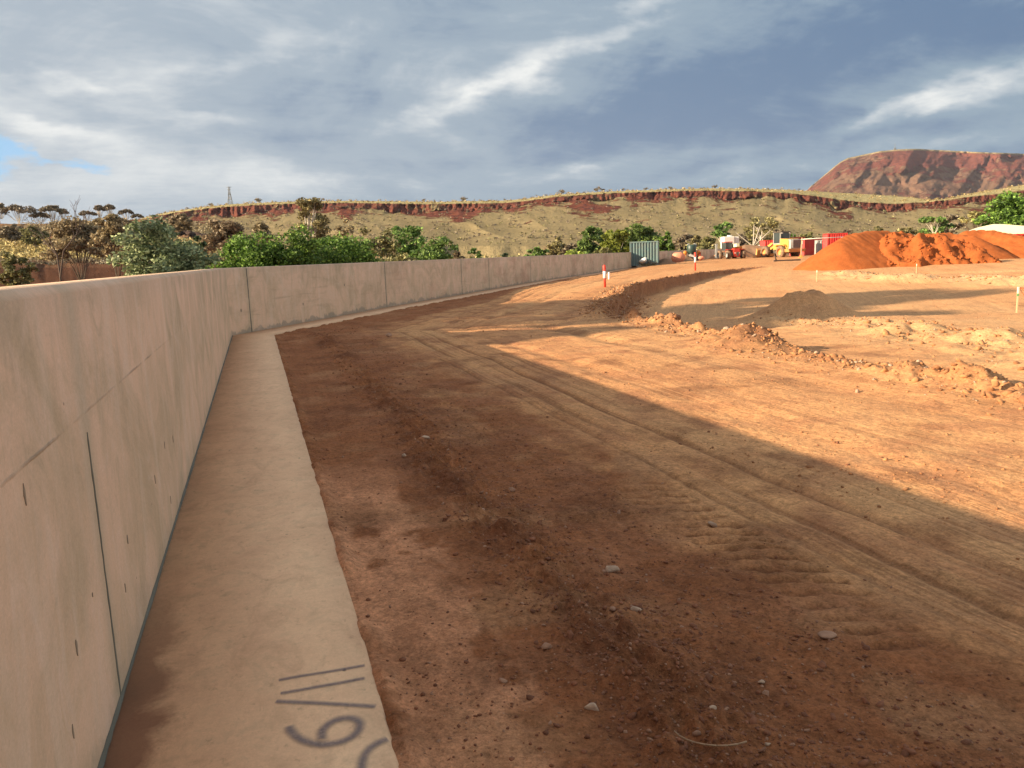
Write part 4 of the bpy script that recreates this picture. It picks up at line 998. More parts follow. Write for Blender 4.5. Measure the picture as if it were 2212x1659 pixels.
    V, F = leaves(cen, rad, per, ls, rg); np_mesh('crown', V, F, MT[leaf], t)
    return t
BG = 'shrubs and trees behind the wall'
tree('grey_leaved_bush', 'grey green leafy bush standing just behind the wall, left of the bright green bushes', 345, 456, 25, 245, 'greygreen', shape='bush', dens=1.6, cat='bush', group=BG, lsize=.07)
tree('dark_bush', 'dark green bush between the grey leaved bush and the bright green bushes', 425, 500, 38, 80, 'dark', dens=.9, cat='bush', group=BG)
tree('green_bush', 'bright green broad leaved bush, left end of the green row over the wall', 530, 503, 29, 215, 'green', dens=2.0, cat='bush', group=BG, lsize=.06)
tree('green_bush', 'bright green broad leaved bush, tallest in the middle of the green row over the wall', 625, 492, 30, 240, 'green', dens=2.0, cat='bush', group=BG, lsize=.06)
tree('green_bush', 'bright green broad leaved bush, right end of the green row over the wall', 735, 498, 32, 230, 'green', dens=2.0, cat='bush', group=BG, lsize=.06)
tree('olive_shrub', 'loose olive shrub at the right end of the bright green bushes', 815, 482, 52, 110, 'olive', dens=.8, cat='shrub', group=BG)
tree('green_tree', 'clumpy mid green tree right of the bright green bushes', 880, 483, 62, 140, 'mid', dens=.9, group=BG)
tree('olive_shrub', 'low spreading dark olive shrub under the clumpy green tree', 935, 510, 58, 120, 'mid', dens=.9, cat='shrub', group=BG)
tree('olive_shrub', 'low yellow green shrub on the wall line under the clumpy green tree', 870, 540, 50, 120, 'olive', dens=.7, cat='shrub', group=BG)
tree('gum_tree', 'tall pale trunked gum rising above the bright green bushes to the ridge line', 668, 422, 95, 90, 'gum', 'white_bark', 'gum', 1.3, group=BG)
tree('dry_tree', 'brown dry tree between the dark bush and the tall gum', 480, 468, 70, 110, 'brown', shape='wisp', dens=1.3, group=BG)
tree('dry_tree', 'wide brown leafless looking tree behind the small bare tree', 160, 466, 100, 130, 'brown', shape='wisp', dens=1.5, group=BG)
tree('dry_tree', 'brown dry tree touching the left side of the grey leaved bush', 238, 463, 90, 100, 'brown', shape='wisp', dens=1.5, group=BG)
tree('dry_tree', 'small rusty brown shrub right of the tall gum', 740, 472, 100, 80, 'brown', shape='bush', dens=.6, group=BG)
tree('olive_shrub', 'dull olive bush at the left edge of the photo over the wall', 22, 532, 36, 90, 'olive', dens=.9, cat='bush', group=BG)
tree('dry_tree', 'slim brown shrub left of the tall gum', 560, 475, 105, 60, 'brown', shape='wisp', dens=1.0, group=BG)
tree('small_shrub', 'brown grey shrub above the wall, right of the low dark olive shrub', 985, 530, 85, 40, 'brown', dens=.5, cat='shrub', group=BG)
tree('small_shrub', 'round green shrub on the red flat above the wall middle', 1026, 528, 85, 40, 'mid', dens=.5, cat='shrub', group=BG)
tree('small_shrub', 'tiny dark shrub alone on the red flat', 1090, 545, 90, 16, 'dark', dens=.35, cat='shrub', group=BG)
tree('small_shrub', 'broad light green shrub over the wall, right of the red flat', 1160, 531, 80, 65, 'mid', dens=.7, cat='shrub', group=BG)
tree('small_shrub', 'low olive shrub left of the green tree row', 1205, 512, 130, 60, 'gum', dens=.6, cat='shrub', group=BG)
tree('small_shrub', 'dark grey olive shrub behind the light green shrub', 1235, 520, 120, 50, 'mulga', dens=.6, cat='shrub', group=BG)
tree('green_tree', 'round mid green tree at the left end of the row left of the container', 1280, 484, 105, 84, 'mid', dens=.9, group=BG)
tree('yellow_green_tree', 'yellow green tree in the middle of the row left of the container', 1327, 487, 95, 84, 'yellowgreen', 'white_bark', dens=.9, group=BG)
tree('green_tree', 'tallest full green tree directly behind the teal container', 1383, 479, 104, 112, 'mid', dens=1.1, group=BG)
tree('green_tree', 'dark green tree peeking out right of the teal container', 1438, 500, 100, 46, 'green', dens=.7, group=BG)
tree('small_shrub', 'low yellow green hedge like shrub on the wall left of the container', 1245, 540, 88, 90, 'yellowgreen', dens=.7, cat='shrub', group=BG)
tree('small_shrub', 'low olive shrub hugging the wall left of the yellow green tree', 1300, 535, 90, 60, 'olive', dens=.6, cat='shrub', group=BG)
k = 0
for (px, pt, D, w_, lf, sh, lab) in [(1475, 500, 165, 50, 'mulga', 'bush', 'dull brown olive bush right of the dark green tree'), (1505, 508, 160, 40, 'gum', 'bush', 'pale olive bush above the small green machine'), (1560, 478, 175, 52, 'mid', 'gum', 'dark clumped gum left of the white box'), (1532, 512, 150, 50, 'olive', 'bush', 'soft olive bush left of the telehandler'), (1600, 506, 170, 40, 'mulga', 'bush', 'grey brown bush behind the white box'), (1645, 464, 172, 70, 'gum', 'gum', 'tall olive gum behind the white utility vehicle'), (1622, 495, 185, 40, 'olive', 'bush', 'olive bush at the foot of the tall gum'), (1682, 492, 180, 44, 'mulga', 'bush', 'brown olive bush left of the loader cab'), (1714, 505, 140, 20, 'green', 'bush', 'small dark green bush right behind the loader cab'), (1745, 500, 190, 50, 'olive', 'bush', 'olive bush right of the loader cab'), (1790, 506, 185, 60, 'gum', 'bush', 'straw olive bush behind the red containers'), (1830, 495, 200, 50, 'mulga', 'bush', 'grey bush above the left stockpile slope'), (1890, 490, 180, 60, 'olive', 'bush', 'olive scrub over the top of the smooth stockpile'), (1955, 486, 170, 60, 'gum', 'bush', 'olive scrub over the rough stockpile'), (2020, 462, 150, 70, 'mid', 'gum', 'bushy green tree over the middle stockpile'), (2058, 460, 160, 50, 'mulga', 'gum', 'grey brown tree right of the bushy green tree'), (2110, 456, 140, 62, 'gum', 'umbrella', 'flat topped grey tree on bare stems before the tent')]:
    tree('bush' if sh == 'bush' else 'gum_tree', lab, px, pt, D, w_, lf, 'white_bark' if sh == 'gum' else 'bark', sh, .75, 'bush' if sh == 'bush' else 'tree', BG, seed=k); k += 1
tree('green_tree', 'large dense green tree at the right edge behind the tent', 2200, 414, 85, 150, 'green', dens=1.7, group=BG, lsize=.17)
tree('bush', 'low green bush in front of the tent roof', 2180, 486, 70, 36, 'mid', dens=.5, cat='bush', group=BG, base=1.2) if False else None
# bare tree
bx, by, bz = P(126, 575, 42); t = thing('bare_tree', 'small bare forked tree standing over the wall at left', 'tree', (bx, by, -.3), 0, BG)
segs = []
def br(p, d, L, r, lv, rd=random.Random(5)):
    e = p+d*L; segs.append((p, e, r, r*.7))
    if lv == 0: return
    for i in range(2 if lv > 1 else 3):
        nd = (d+Vector((rd.uniform(-.75, .75), rd.uniform(-.5, .5), rd.uniform(-.05, .5)))).normalized(); br(e, nd, L*rd.uniform(.6, .85), r*.66, lv-1)
br(Vector((0, 0, -.1)), Vector((.02, 0, 1)), 1.7, .07, 5)
V, F = tube_np(segs); np_mesh('trunk', V, F, MT['dead'], t, smooth=True)
# skyline trees on the low rise
SL = 'eucalypts along the left skyline'
for i, (px, pt, w_, pb, lab) in enumerate([(-6, 438, 40, 492, 'skyline tree cut by the left edge of the photo'), (38, 444, 72, 494, 'widest flat topped skyline tree, second from the left'), (86, 458, 36, 492, 'low round skyline tree right of the widest one'), (112, 444, 44, 490, 'skyline tree with two crowns above the brown scrub'), (133, 450, 22, 486, 'narrow skyline tree at the right of the two crowned tree'), (187, 456, 34, 484, 'low rounded skyline tree left of the twin crowned one'), (212, 443, 22, 482, 'slender grey skyline tree, left of a taller rounded crown'), (236, 442, 28, 482, 'tallest right hand skyline tree with a rounded crown'), (271, 452, 27, 484, 'lone umbrella shaped skyline tree'), (296, 463, 22, 482, 'rightmost small skyline tree by the ridge end')]):
    D = 262; x, y, zb = P(px, pb, D)
    tree('skyline_tree', lab, px, pt, D, w_, 'mulga', 'white_bark', 'umbrella', 1.0, 'tree', SL, base=zb, seed=i, lsize=.36)
# scrub along the left rise (things, brown)
for i, (px, pt, D, w_, lf, lab) in enumerate([(20, 482, 200, 60, 'mulga', 'brown scrub bush under the leftmost skyline trees'), (70, 488, 190, 60, 'olive', 'olive brown scrub bush under the widest skyline tree'), (130, 478, 205, 60, 'brown', 'rusty scrub bush under the two crowned skyline tree'), (200, 472, 205, 70, 'brown', 'dense brown scrub bush under the tall skyline trees'), (265, 470, 200, 60, 'brown', 'brown scrub bush beneath the umbrella shaped tree'), (385, 462, 190, 60, 'brown', 'rusty shrub above the grey leaved bush')]):
    tree('scrub_bush', lab, px, pt, D, w_, lf, shape='bush', dens=.7, cat='bush', group='brown scrub on the left rise', seed=i, base=P(px, pt+40, D)[2])
# trees outside the frame on the left whose shadows cross the track
OG = 'trees outside the wall that shade the track'
for i, (sx, sy, hh, ww, lab) in enumerate([(-24, 17.6, 15.2, 6.6, 'tall gum beyond the wall whose shadow crosses the basin'), (-22, 9.7, 9.2, 3.6, 'smaller gum beyond the wall whose shadow ends on the sunlit track'), (-24, 15.1, 9.6, .7, 'slender gum beyond the wall casting a thin shadow'), (-24, 12.9, 13.2, 4.6, 'flat topped gum beyond the wall whose shadow falls on the small mound')]):
    tree('gum_tree', lab, 0, 0, 30, 0, 'gum', 'white_bark', 'umbrella' if 'flat' in lab else 'gum', 3.0, 'tree', OG, seed=90+i, xyz=(sx, sy, -.3), h=hh, wm=ww, lsize=.19 if ww > 1 else .09)

# ridge shrubs: individuals on the skyline, the rest as one mass
ORD = 'first second third fourth fifth sixth seventh eighth ninth tenth eleventh twelfth thirteenth fourteenth fifteenth sixteenth seventeenth eighteenth nineteenth twentieth twenty-first twenty-second'.split()
RG_ = 'shrubs along the ridge skyline'
def blob_shrub(name, label, x, y, z, w_, h_, leaf, group, seed):
    rg = np.random.default_rng(seed); n = 5
    cen = [(rg.uniform(-.35, .35)*w_, rg.uniform(-.3, .3)*w_, h_*rg.uniform(.5, .85)) for _ in range(n)]; rad = [(w_*.3, w_*.3, h_*.3)]*n
    t = thing(name, label, 'shrub', (x, y, z), 0, group)
    V, F = leaves(cen, rad, 26, w_*.10, rg); np_mesh('crown', V, F, MT[leaf], t)
    V, F = tube_np([(Vector((0, 0, -1)), Vector((0, 0, h_*.6)), w_*.035, w_*.02)]+[(Vector((0, 0, h_*.15)), Vector(c), w_*.02, w_*.01) for c in cen]); np_mesh('trunk', V, F, MT['bark'], t)
for i, px in enumerate([405, 455, 560, 700, 915, 1000, 1040, 1092, 1132, 1180, 1212, 1262, 1290, 1302, 1345, 1395, 1448, 1490, 1545, 1600, 1660, 1725]):
    pt = float(interp(SKY, px)); x, y, z = P(px, pt+1.2, 562); s_ = rnd.choice([3, 4, 5, 7, 9, 12])/1661*562
    blob_shrub('ridge_shrub', 'small dark shrub on the ridge skyline, %s from the left' % ORD[i], x, y, z, s_*1.3, s_*.9, 'mulga', RG_, i)
def mass(name, label, n, gen, leaf, per, ls, cat):
    cen = []; rad = []; rg = np.random.default_rng(len(name)+n)
    for _ in range(n):
        x, y, z, s_ = gen(rg); cen.append((x, y, z+s_*.25)); rad.append((s_*.6, s_*.6, s_*.42))
    V, F = leaves(cen, rad, per, ls, rg); tag(np_mesh(name, V, F, MT[leaf]), label, cat, kind='stuff')
def on_ridge(lo, hi, smin, smax):
    def f(rg):
        i = rg.integers(lo, hi); j = rg.integers(0, RX.shape[1]); return RX[i, j], RY[i, j], RZ[i, j], rg.uniform(smin, smax)
    return f
mass('slope_scrub', 'dark olive scrub dotted over the talus slope of the ridge', 1700, on_ridge(4, 64, .8, 2.5), 'mulga', 14, .42, 'scrub')
mass('slope_spinifex', 'straw coloured spinifex over the talus slope of the ridge', 900, on_ridge(3, 60, .8, 2.2), 'spin', 8, .5, 'spinifex')
mass('plateau_grass', 'pale straw grass along the top of the ridge', 900, on_ridge(83, 92, 1.0, 2.4), 'straw', 8, .5, 'grass')
def plain(rg):
    while True:
        D = rg.uniform(150, 345); px = rg.uniform(-50, 2260); a, b, c = ray(px, 540); x = a/b*D
        if px < 560 and D > 165: continue
        if px > 1430 and rg.random() < .5: D = rg.uniform(125, 230); x = a/b*D
        return x, D, -.3, rg.uniform(.8, 3.0)*(1.75 if px > 1430 else 1.35 if px > 950 else 1)
mass('plain_scrub', 'olive scrub over the plain between the site and the ridge', 800, plain, 'olive', 34, .45, 'scrub')
mass('plain_grass', 'straw coloured grass tussocks over the plain', 1500, plain, 'straw', 9, .38, 'grass')
def lgrass(rg):
    px = rg.uniform(-40, 460); py = rg.uniform(520, 562); D = 150+110*(577-py)/(577-483)-2; x, y, z = P(px, py, D); return x, y, z, rg.uniform(.9, 2.2)
mass('bank_grass', 'yellow straw grass covering the bank behind the bare tree', 900, lgrass, 'straw', 18, .34, 'grass')

def lscrub(rg):
    px = rg.uniform(60, 460); py = rg.uniform(486, 512); D = 150+110*(577-py)/(577-483)-3; x, y, z = P(px, py, D); return x, y, z-.5, rg.uniform(2.2, 4.6)
mass('rise_scrub', 'brown dry scrub covering the rise below the skyline trees', 190, lscrub, 'brown', 70, .30, 'scrub')
def lscrub2(rg):
    px = rg.uniform(-40, 470); py = rg.uniform(560, 568); D = 150+110*(577-py)/(577-483)-4; x, y, z = P(px, py, D); return x, y, z-.4, rg.uniform(.8, 2.0)
mass('bank_scrub', 'dark brown scrub along the foot of the straw bank', 90, lscrub2, 'mulga', 40, .22, 'scrub')

# ------------------------------------------------------------------ site objects
def copy_tree(o, parent=None):
    c = o.copy(); col.objects.link(c); c.parent = parent
    for ch in [q for q in bpy.data.objects if q.parent == o]: copy_tree(ch, c)
    return c
def corrugated(x0, x1, z0, z1, y, depth, pitch, out=-1):
    """trapezoid corrugated sheet in the xz plane, ridges pointing out*y"""
    V = []; F = []; x = x0; prof = []
    while x < x1-1e-4:
        for fx, fd in ((0, 0), (.32, 0), (.5, 1), (.82, 1)):
            xx = x+fx*pitch
            if xx <= x1: prof.append((xx, fd*depth))
        x += pitch
    prof.append((x1, 0))
    for px_, d_ in prof: V += [(px_, y-out*d_, z0), (px_, y-out*d_, z1)]
    for i in range(len(prof)-1): F.append((2*i, 2*i+2, 2*i+3, 2*i+1))
    return V, F
def container(label, loc, rz, L, W, Hh, mat, group, pitch=.28):
    t = thing('shipping_container', label, 'container', loc, rz, group)
    fr = MB(); e = .07
    for sx in (-1, 1):
        for sy in (-1, 1): fr.box((sx*(L/2-e/2), sy*(W/2-e/2), Hh/2), (e*1.5, e*1.5, Hh))
    for sy in (-1, 1):
        for z in (e, Hh-e): fr.box((0, sy*(W/2-e/2), z), (L-.16, e, e*1.6))
    for sx in (-1, 1):
        for z in (e, Hh-e): fr.box((sx*(L/2-e/2), 0, z), (e, W-.16, e*1.6))
    fr.build('frame', mat, t)
    V = []; F = []
    def addw(V2, F2, tf):
        b = len(V); V.extend([tf(v) for v in V2]); F.extend([tuple(i+b for i in f) for f in F2])
    V2, F2 = corrugated(-L/2+.08, L/2-.08, .1, Hh-.1, -W/2+.015, .09, pitch)
    addw(V2, F2, lambda v: v); addw(V2, F2, lambda v: (-v[0], -v[1], v[2]))
    V3, F3 = corrugated(-W/2+.08, W/2-.08, .1, Hh-.1, -L/2+.015, .05, pitch)
    addw(V3, F3, lambda v: (-v[1], v[0], v[2])); addw(V3, F3, lambda v: (v[1], -v[0], v[2]))
    mb = MB(); mb.add(V, F); mb.build('side_panel', mat, t)
    MB().box((0, 0, Hh-.03), (L-.14, W-.14, .04)).build('roof', mat, t); MB().box((0, 0, .12), (L-.2, W-.2, .06)).build('floor', MT['dark_metal'], t)
    return t
CG = 'shipping containers on the site'
cx0, cy0 = at(1361, 576, .18); cx0, cy0 = P(1361, 576, 78)[:2]; aa = R(-14)
ctr = Vector((cx0, cy0))+Vector((math.cos(aa), math.sin(aa)))*1.375+Vector((-math.sin(aa), math.cos(aa)))*1.22
container('teal corrugated shipping container at the end of the wall', (ctr.x, ctr.y, .17), aa, 2.75, 2.44, 2.42, MT['teal'], CG)
def onP(px, D, z=.1): x, y, _ = P(px, 560, D); return (x, y, z)
container('bright red shipping container seen behind the yellow loader', onP(1663, 130), R(80), 6.06, 2.44, 2.6, MT['redc'], CG)
container('dull red shipping container right of the loader cab', onP(1712, 134), R(12), 3.0, 2.44, 3.0, MT['maroon'], CG)
ct = container('red shipping container with two white signs on its end, shaded side facing the stockpile', (onP(1741, 112)[0]+.5, 113.5, .1), R(38)+math.pi/2*0, 4.6, 2.3, 2.45, MT['redc'], CG)
def sign(parent, x, y, z, w_, h_, rz, name='sign', mat='white'):
    MB().box((x, y, z), (w_, .03, h_), rz=rz).build(name, MT[mat], parent)
for sy, zz, ww, hh in ((.55, 1.95, .65, .45), (-.55, 1.95, .65, .45), (.60, 1.15, .45, .4)): sign(ct, -2.335, sy, zz, ww, hh, math.pi/2)
container('grey white corrugated shipping container partly behind the orange stockpile', onP(1776, 106), R(-12), 1.7, 2.0, 2.2, MT['grey'], CG, .36)
container('brightest red shipping container just over the stockpile shoulder', onP(1802, 98, .25), R(-8), 2.3, 2.44, 2.75, MT['redc'], CG)
# boom rail across
t = thing('barrier_rail', 'thin white rail held across in front of the red containers', 'rail', onP(1782, 92)); MB().tube((-2.9, 0, 2.25), (2.4, 0, 2.37), .045).build('bar', MT['white'], t)
MB().tube((-2.8, 0, 0), (-2.8, 0, 2.25), .05).build('support', MT['grey'], t); MB().tube((1.9, 0, 0), (1.9, 0, 2.35), .05).build('support', MT['grey'], t)
t = thing('tall_marker_pole', 'tall orange white pole with a yellow foot beside the red container', 'pole', onP(1729, 91, .1)); MB().tube((0, 0, .3), (.12, 0, 2.45), .05, .045).build('pole', simple('faded_orange', (.75, .42, .22), .6), t)
MB().box((0, 0, .12), (.55, .35, .22), taper=.6).box((.08, 0, .32), (.32, .2, .28), taper=.5).build('foot', MT['yellow'], t)

def wheel(parent, c, r, w_, rimmat='rim', side=-1, tread=True):
    """wheel with its axle along x"""
    tb = MB(); x, y, z = c; h = w_/2
    tb.lathe([(r*.55, -h), (r*.86, -h), (r*.97, -h*.75), (r, -h*.3), (r, h*.3), (r*.97, h*.75), (r*.86, h), (r*.55, h)], c, (1, 0, 0), 24)
    if tread:
        for i in range(18):
            a = 2*math.pi*i/18; tb.box((x+(h*.3 if i % 2 else -h*.3), y+r*1.01*math.cos(a), z+r*1.01*math.sin(a)), (h*.9, .09*r, .07*r), rx=a-math.pi/2)
    wh = bpy.data.objects.new('wheel', None); col.objects.link(wh); wh.parent = parent
    tb.build('tyre', MT['black'], wh)
    MB().lathe([(.001, side*h*.35), (r*.2, side*h*.4), (r*.22, side*h*.15), (r*.5, side*h*.2), (r*.57, side*h*.85)], c, (1, 0, 0), 20).build('rim', MT[rimmat], wh)
# wheel loader, rear towards us
x, y, z = onP(1686, 104, .12)
L = thing('wheel_loader', 'yellow wheel loader with dark cab parked with its rear towards us', 'wheel loader', (x, y, z), R(19))
for sx in (-1, 1):
    wheel(L, (sx*1.12, -1.5, .80), .80, .62, side=sx); wheel(L, (sx*1.12, 1.7, .80), .80, .62, side=sx)
MB().prism([(-3.0, 1.15), (-3.05, 2.1), (-2.85, 2.33), (-2.35, 2.38), (-2.35, 1.15)], -.80, .92, 'x').build('radiator_housing', MT['grey'], L, .06)
hood = MB(); hood.prism([(-2.35, 1.15), (-2.6, 1.3), (-2.62, 2.2), (-2.35, 2.42), (-.9, 2.5), (-.9, 1.15)], -.88, .88, 'x'); hood.build('engine_hood', MT['yellow'], L, .04)
MB().box((.12, -3.05, 1.78), (1.25, .06, .95)).build('rear_grille', MT['dark_metal'], L)
g_ = MB()
for i in range(6): g_.box((.12, -3.10, 1.42+i*.15), (1.15, .03, .035))
g_.box((-.55, -3.09, 1.78), (.09, .06, 1.05)).box((.79, -3.09, 1.78), (.09, .06, 1.05)).box((.12, -3.09, 2.28), (1.4, .07, .09)).build('grille_frame', MT['grey'], L)
MB().prism([(-1.25, .72), (-1.32, 1.15), (1.32, 1.15), (1.25, .72)], -3.25, -2.35).build('counterweight', MT['dusty_yellow'], L, .04)
MB().box((0, -1.2, .85), (1.1, 2.8, .55)).box((0, 1.4, .85), (1.0, 2.4, .5)).build('chassis', MT['dark_metal'], L)
MB().box((0, -.15, 1.45), (1.5, 1.5, .8)).build('cab_base', MT['yellow'], L, .03)
c_ = MB()
for sx in (-.72, .72):
    for sy in (-.8, .55): c_.box((sx, sy, 2.55), (.11, .11, 1.55))
c_.box((0, -.12, 1.85), (1.55, 1.5, .12)); c_.build('cab_frame', MT['grey'], L)
MB().box((0, -.12, 3.36), (1.65, 1.65, .14)).build('cab_roof', MT['dark_metal'], L, .04)
MB().box((0, -.12, 2.6), (1.42, 1.38, 1.36)).build('cab_glass', MT['glass'], L)
for sx in (-.6, .6): MB().box((sx, -.98, 3.22), (.18, .08, .12)).build('work_light', MT['white'], L)
MB().tube((.95, -.6, 2.3), (.95, -.6, 2.95), .02).box((.95, -.62, 2.85), (.2, .05, .35)).build('mirror', MT['dark_metal'], L)
MB().tube((.45, -1.9, 2.4), (.45, -1.9, 3.0), .06).build('exhaust', MT['dark_metal'], L)
for sx in (-1, 1):
    MB().prism([(-2.4, 1.55), (-2.2, 1.75), (-.8, 1.75), (-.6, 1.5), (-.7, 1.45), (-.9, 1.65), (-2.15, 1.65), (-2.3, 1.5)], sx*1.12-.3, sx*1.12+.3, 'x').build('mudguard', MT['yellow'], L)
    MB().prism([(.9, 1.9), (1.2, 2.05), (3.4, 1.0), (3.3, .7), (1.2, 1.7)], sx*.5-.09, sx*.5+.09, 'x').build('lift_arm', MT['yellow'], L)
MB().prism([(3.2, .2), (3.1, 1.1), (3.3, 1.35), (3.35, 1.1), (3.5, .35), (4.3, .12), (4.3, .05), (3.4, .05)], -1.4, 1.4, 'x').build('bucket', MT['rim'], L)
# telehandler, front towards us
x, y, z = onP(1581, 104, .12)
T_ = thing('telehandler', 'red telehandler with cab at its left, facing us in front of the white box', 'telehandler', (x, y, z), R(6))
for sx in (-1, 1): wheel(T_, (sx*1.02, -1.2, .62), .62, .42, 'grey', side=sx); wheel(T_, (sx*1.02, 1.7, .62), .62, .42, 'grey', side=sx)
MB().prism([(-.42, .35), (-.48, 1.05), (-.35, 1.45), (.35, 1.45), (.48, 1.05), (.42, .35)], -1.7, 1.2).build('body', MT['red'], T_, .03)
MB().box((0, .2, .75), (1.5, 3.6, .5)).build('chassis', MT['dark_metal'], T_)
MB().box((-.78, -.2, 1.75), (.86, 1.3, .95)).build('cab_glass', MT['glass'], T_)
c_ = MB()
for sx in (-1.2, -.36):
    for sy in (-.87, .47): c_.box((sx, sy, 1.75), (.08, .08, 1.05))
c_.box((-.78, -.2, 1.22), (.95, 1.42, .1)); c_.build('cab_frame', MT['dark_metal'], T_)
MB().box((-.78, -.2, 2.30), (.98, 1.45, .10)).build('cab_roof', MT['red'], T_, .03)
MB().box((.05, .2, 1.75), (.42, 4.2, .42), rx=R(-3)).build('boom', MT['cream'], T_, .03)
MB().box((.80, .1, 1.4), (.6, 1.7, .6)).build('engine_cover', MT['amber'], T_, .05)
for sx in (-1, 1): MB().box((sx*.98, -1.2, 1.32), (.5, 1.0, .06)).build('mudguard', MT['red'], T_); MB().box((sx*.25, -1.74, .85), (.16, .05, .12)).build('headlight', MT['white'], T_)
MB().tube((0, -1.72, .55), (0, -1.9, .55), .08).box((0, -1.95, .75), (.25, .1, .5)).build('hitch', MT['dark_metal'], T_)
# white boxes behind it
x, y, z = onP(1577, 116, .5)
t = thing('white_tank_unit', 'white box shaped tank unit standing behind the red telehandler', 'tank', (x, y, .1), R(4))
MB().box((-.42, 0, 2.35), (1.62, 1.6, 1.75)).build('tank', MT['white'], t, .12); MB().box((.80, .1, 2.35), (.74, 1.4, 1.65)).build('side_tank', MT['white'], t, .15); MB().tube((-.1, 0, 3.2), (-.1, 0, 3.42), .36, n=16).build('lid', MT['white'], t)
MB().box((0, 0, 1.4), (2.4, 1.6, .15)).box((-1.0, 0, .7), (.15, 1.5, 1.4)).box((1.0, 0, .7), (.15, 1.5, 1.4)).build('stand', MT['dark_metal'], t)
t = thing('gate_post', 'short white post left of the pale soil heap', 'post', onP(1547, 112, .0)); MB().box((0, 0, 1.15), (.28, .2, 2.3)).build('post', MT['grey'], t)
# ute
x, y, z = P(1622, 532, 140)
U = thing('utility_vehicle', 'white utility vehicle parked beyond the soil heaps', 'ute', (x, y, z-1.75), R(68))
MB().prism([(-2.5, .5), (-2.5, 1.15), (-.4, 1.15), (0, 1.2), (1.35, 1.15), (2.4, .98), (2.5, .5)], -.9, .9, 'x').build('body', MT['white'], U, .06)
MB().prism([(-.5, 1.15), (-.3, 1.75), (.75, 1.75), (1.4, 1.16)], -.78, .78, 'x').build('cabin', MT['glass'], U, .04); MB().box((0, .2, 1.78), (1.45, 1.15, .07)).build('roof', MT['white'], U, .03)
for sx in (-1, 1):
    for yy in (-1.5, 1.55): wheel(U, (sx*.8, yy, .38), .38, .24, 'grey', side=sx, tread=False)
t = thing('small_white_tank', 'small white tank on the ground right of the ute', 'tank', (P(1640, 545, 136)[0], 136, 1.0)); MB().lathe([(.001, 0), (.35, .0), (.4, .1), (.4, .8), (.2, .95), (.001, 1)], (0, 0, 0), (0, 0, 1), 14).build('tank', MT['white'], t)
# dead pale tree by the ute
x, y, z = P(1627, 535, 150); t = thing('dead_tree', 'dead white branched tree above the utility vehicle', 'tree', (x, y, z-2)); segs = []
for e in ((-3.4, 0, 5.0), (.1, 0, 6.4), (3.4, .4, 5.2), (1.2, 0, 5.9)): segs.append((Vector((0, 0, 2.2)), Vector(e), .11, .05))
segs.append((Vector((0, 0, -1)), Vector((0, 0, 2.4)), .22, .15)); V, F = tube_np(segs); np_mesh('trunk', V, F, MT['white_bark'], t, smooth=True)
# small dark green machine near wall
x, y, z = onP(1494, 96, .1)
t = thing('small_site_machine', 'small dark green machine with two amber drums beside the far wall', 'machine', (x, y, z), R(3))
MB().lathe([(.001, .95), (.42, .95), (.55, 1.3), (.60, 2.0), (.5, 2.1), (.001, 2.1)], (0, 0, 0), (0, 0, 1), 16).build('hopper', MT['darkgreen'], t)
for sx in (-1, 1):
    MB().lathe([(.001, -.1), (.2, -.1), (.25, 0), (.2, .12), (.001, .12)], (sx*.82, -.1, 1.15), (0, 1, 0), 16).box((sx*.82, 0, .95), (.3, .25, .5)).build('amber_lamp', MT['amber'], t)
    MB().box((sx*.42, 0, 2.17), (.28, .25, .14), ry=sx*.3).build('lug', MT['grey'], t)
MB().box((0, .1, .45), (1.25, .9, .75)).build('base', MT['dark_metal'], t, .05); MB().box((.05, -.42, .7), (.8, .1, .22), ry=.3).box((-.3, -.42, .85), (.3, .1, .2), ry=-.5).build('white_guard', MT['white'], t); MB().box((.95, .1, .6), (.3, .8, 1.1)).build('side_box', MT['maroon'], t, .04)
# orange mesh bundle
x, y, z = onP(1465, 93, .12); V0, F0 = IC2; rg = np.random.default_rng(3); V = V0*np.array([.72, .6, .62])*(1+rg.normal(0, .13, (len(V0), 1))); V = np.sign(V)*np.abs(V)**.75
o = np_mesh('barrier_mesh_bundle', V, F0, MT['mesh_orange']); o.location = (x, y, z+.55); tag(o, 'bundled heap of orange barrier mesh on the ground by the far wall', 'barrier mesh')
o2 = np_mesh('barrier_mesh_offcut', V*np.array([.45, .4, .35]), F0, MT['mesh_orange']); o2.location = (x+3.05, y+1.2, z+.45); tag(o2, 'smaller bit of orange barrier mesh right of the green machine', 'barrier mesh')
heap('debris_heap', 'low brown debris heap between the orange mesh and the green machine', [C3(1480, 553, 96), C3(1474, 556, 95)], MT['spoil'], .5, .12, noise_amp=.25)
heap('debris_heap', 'dark brush debris at the right foot of the teal container', [C3(1432, 561, 80), C3(1440, 564, 79), C3(1450, 566, 79)], MT['spoil'], .5, .12, noise_amp=.3)
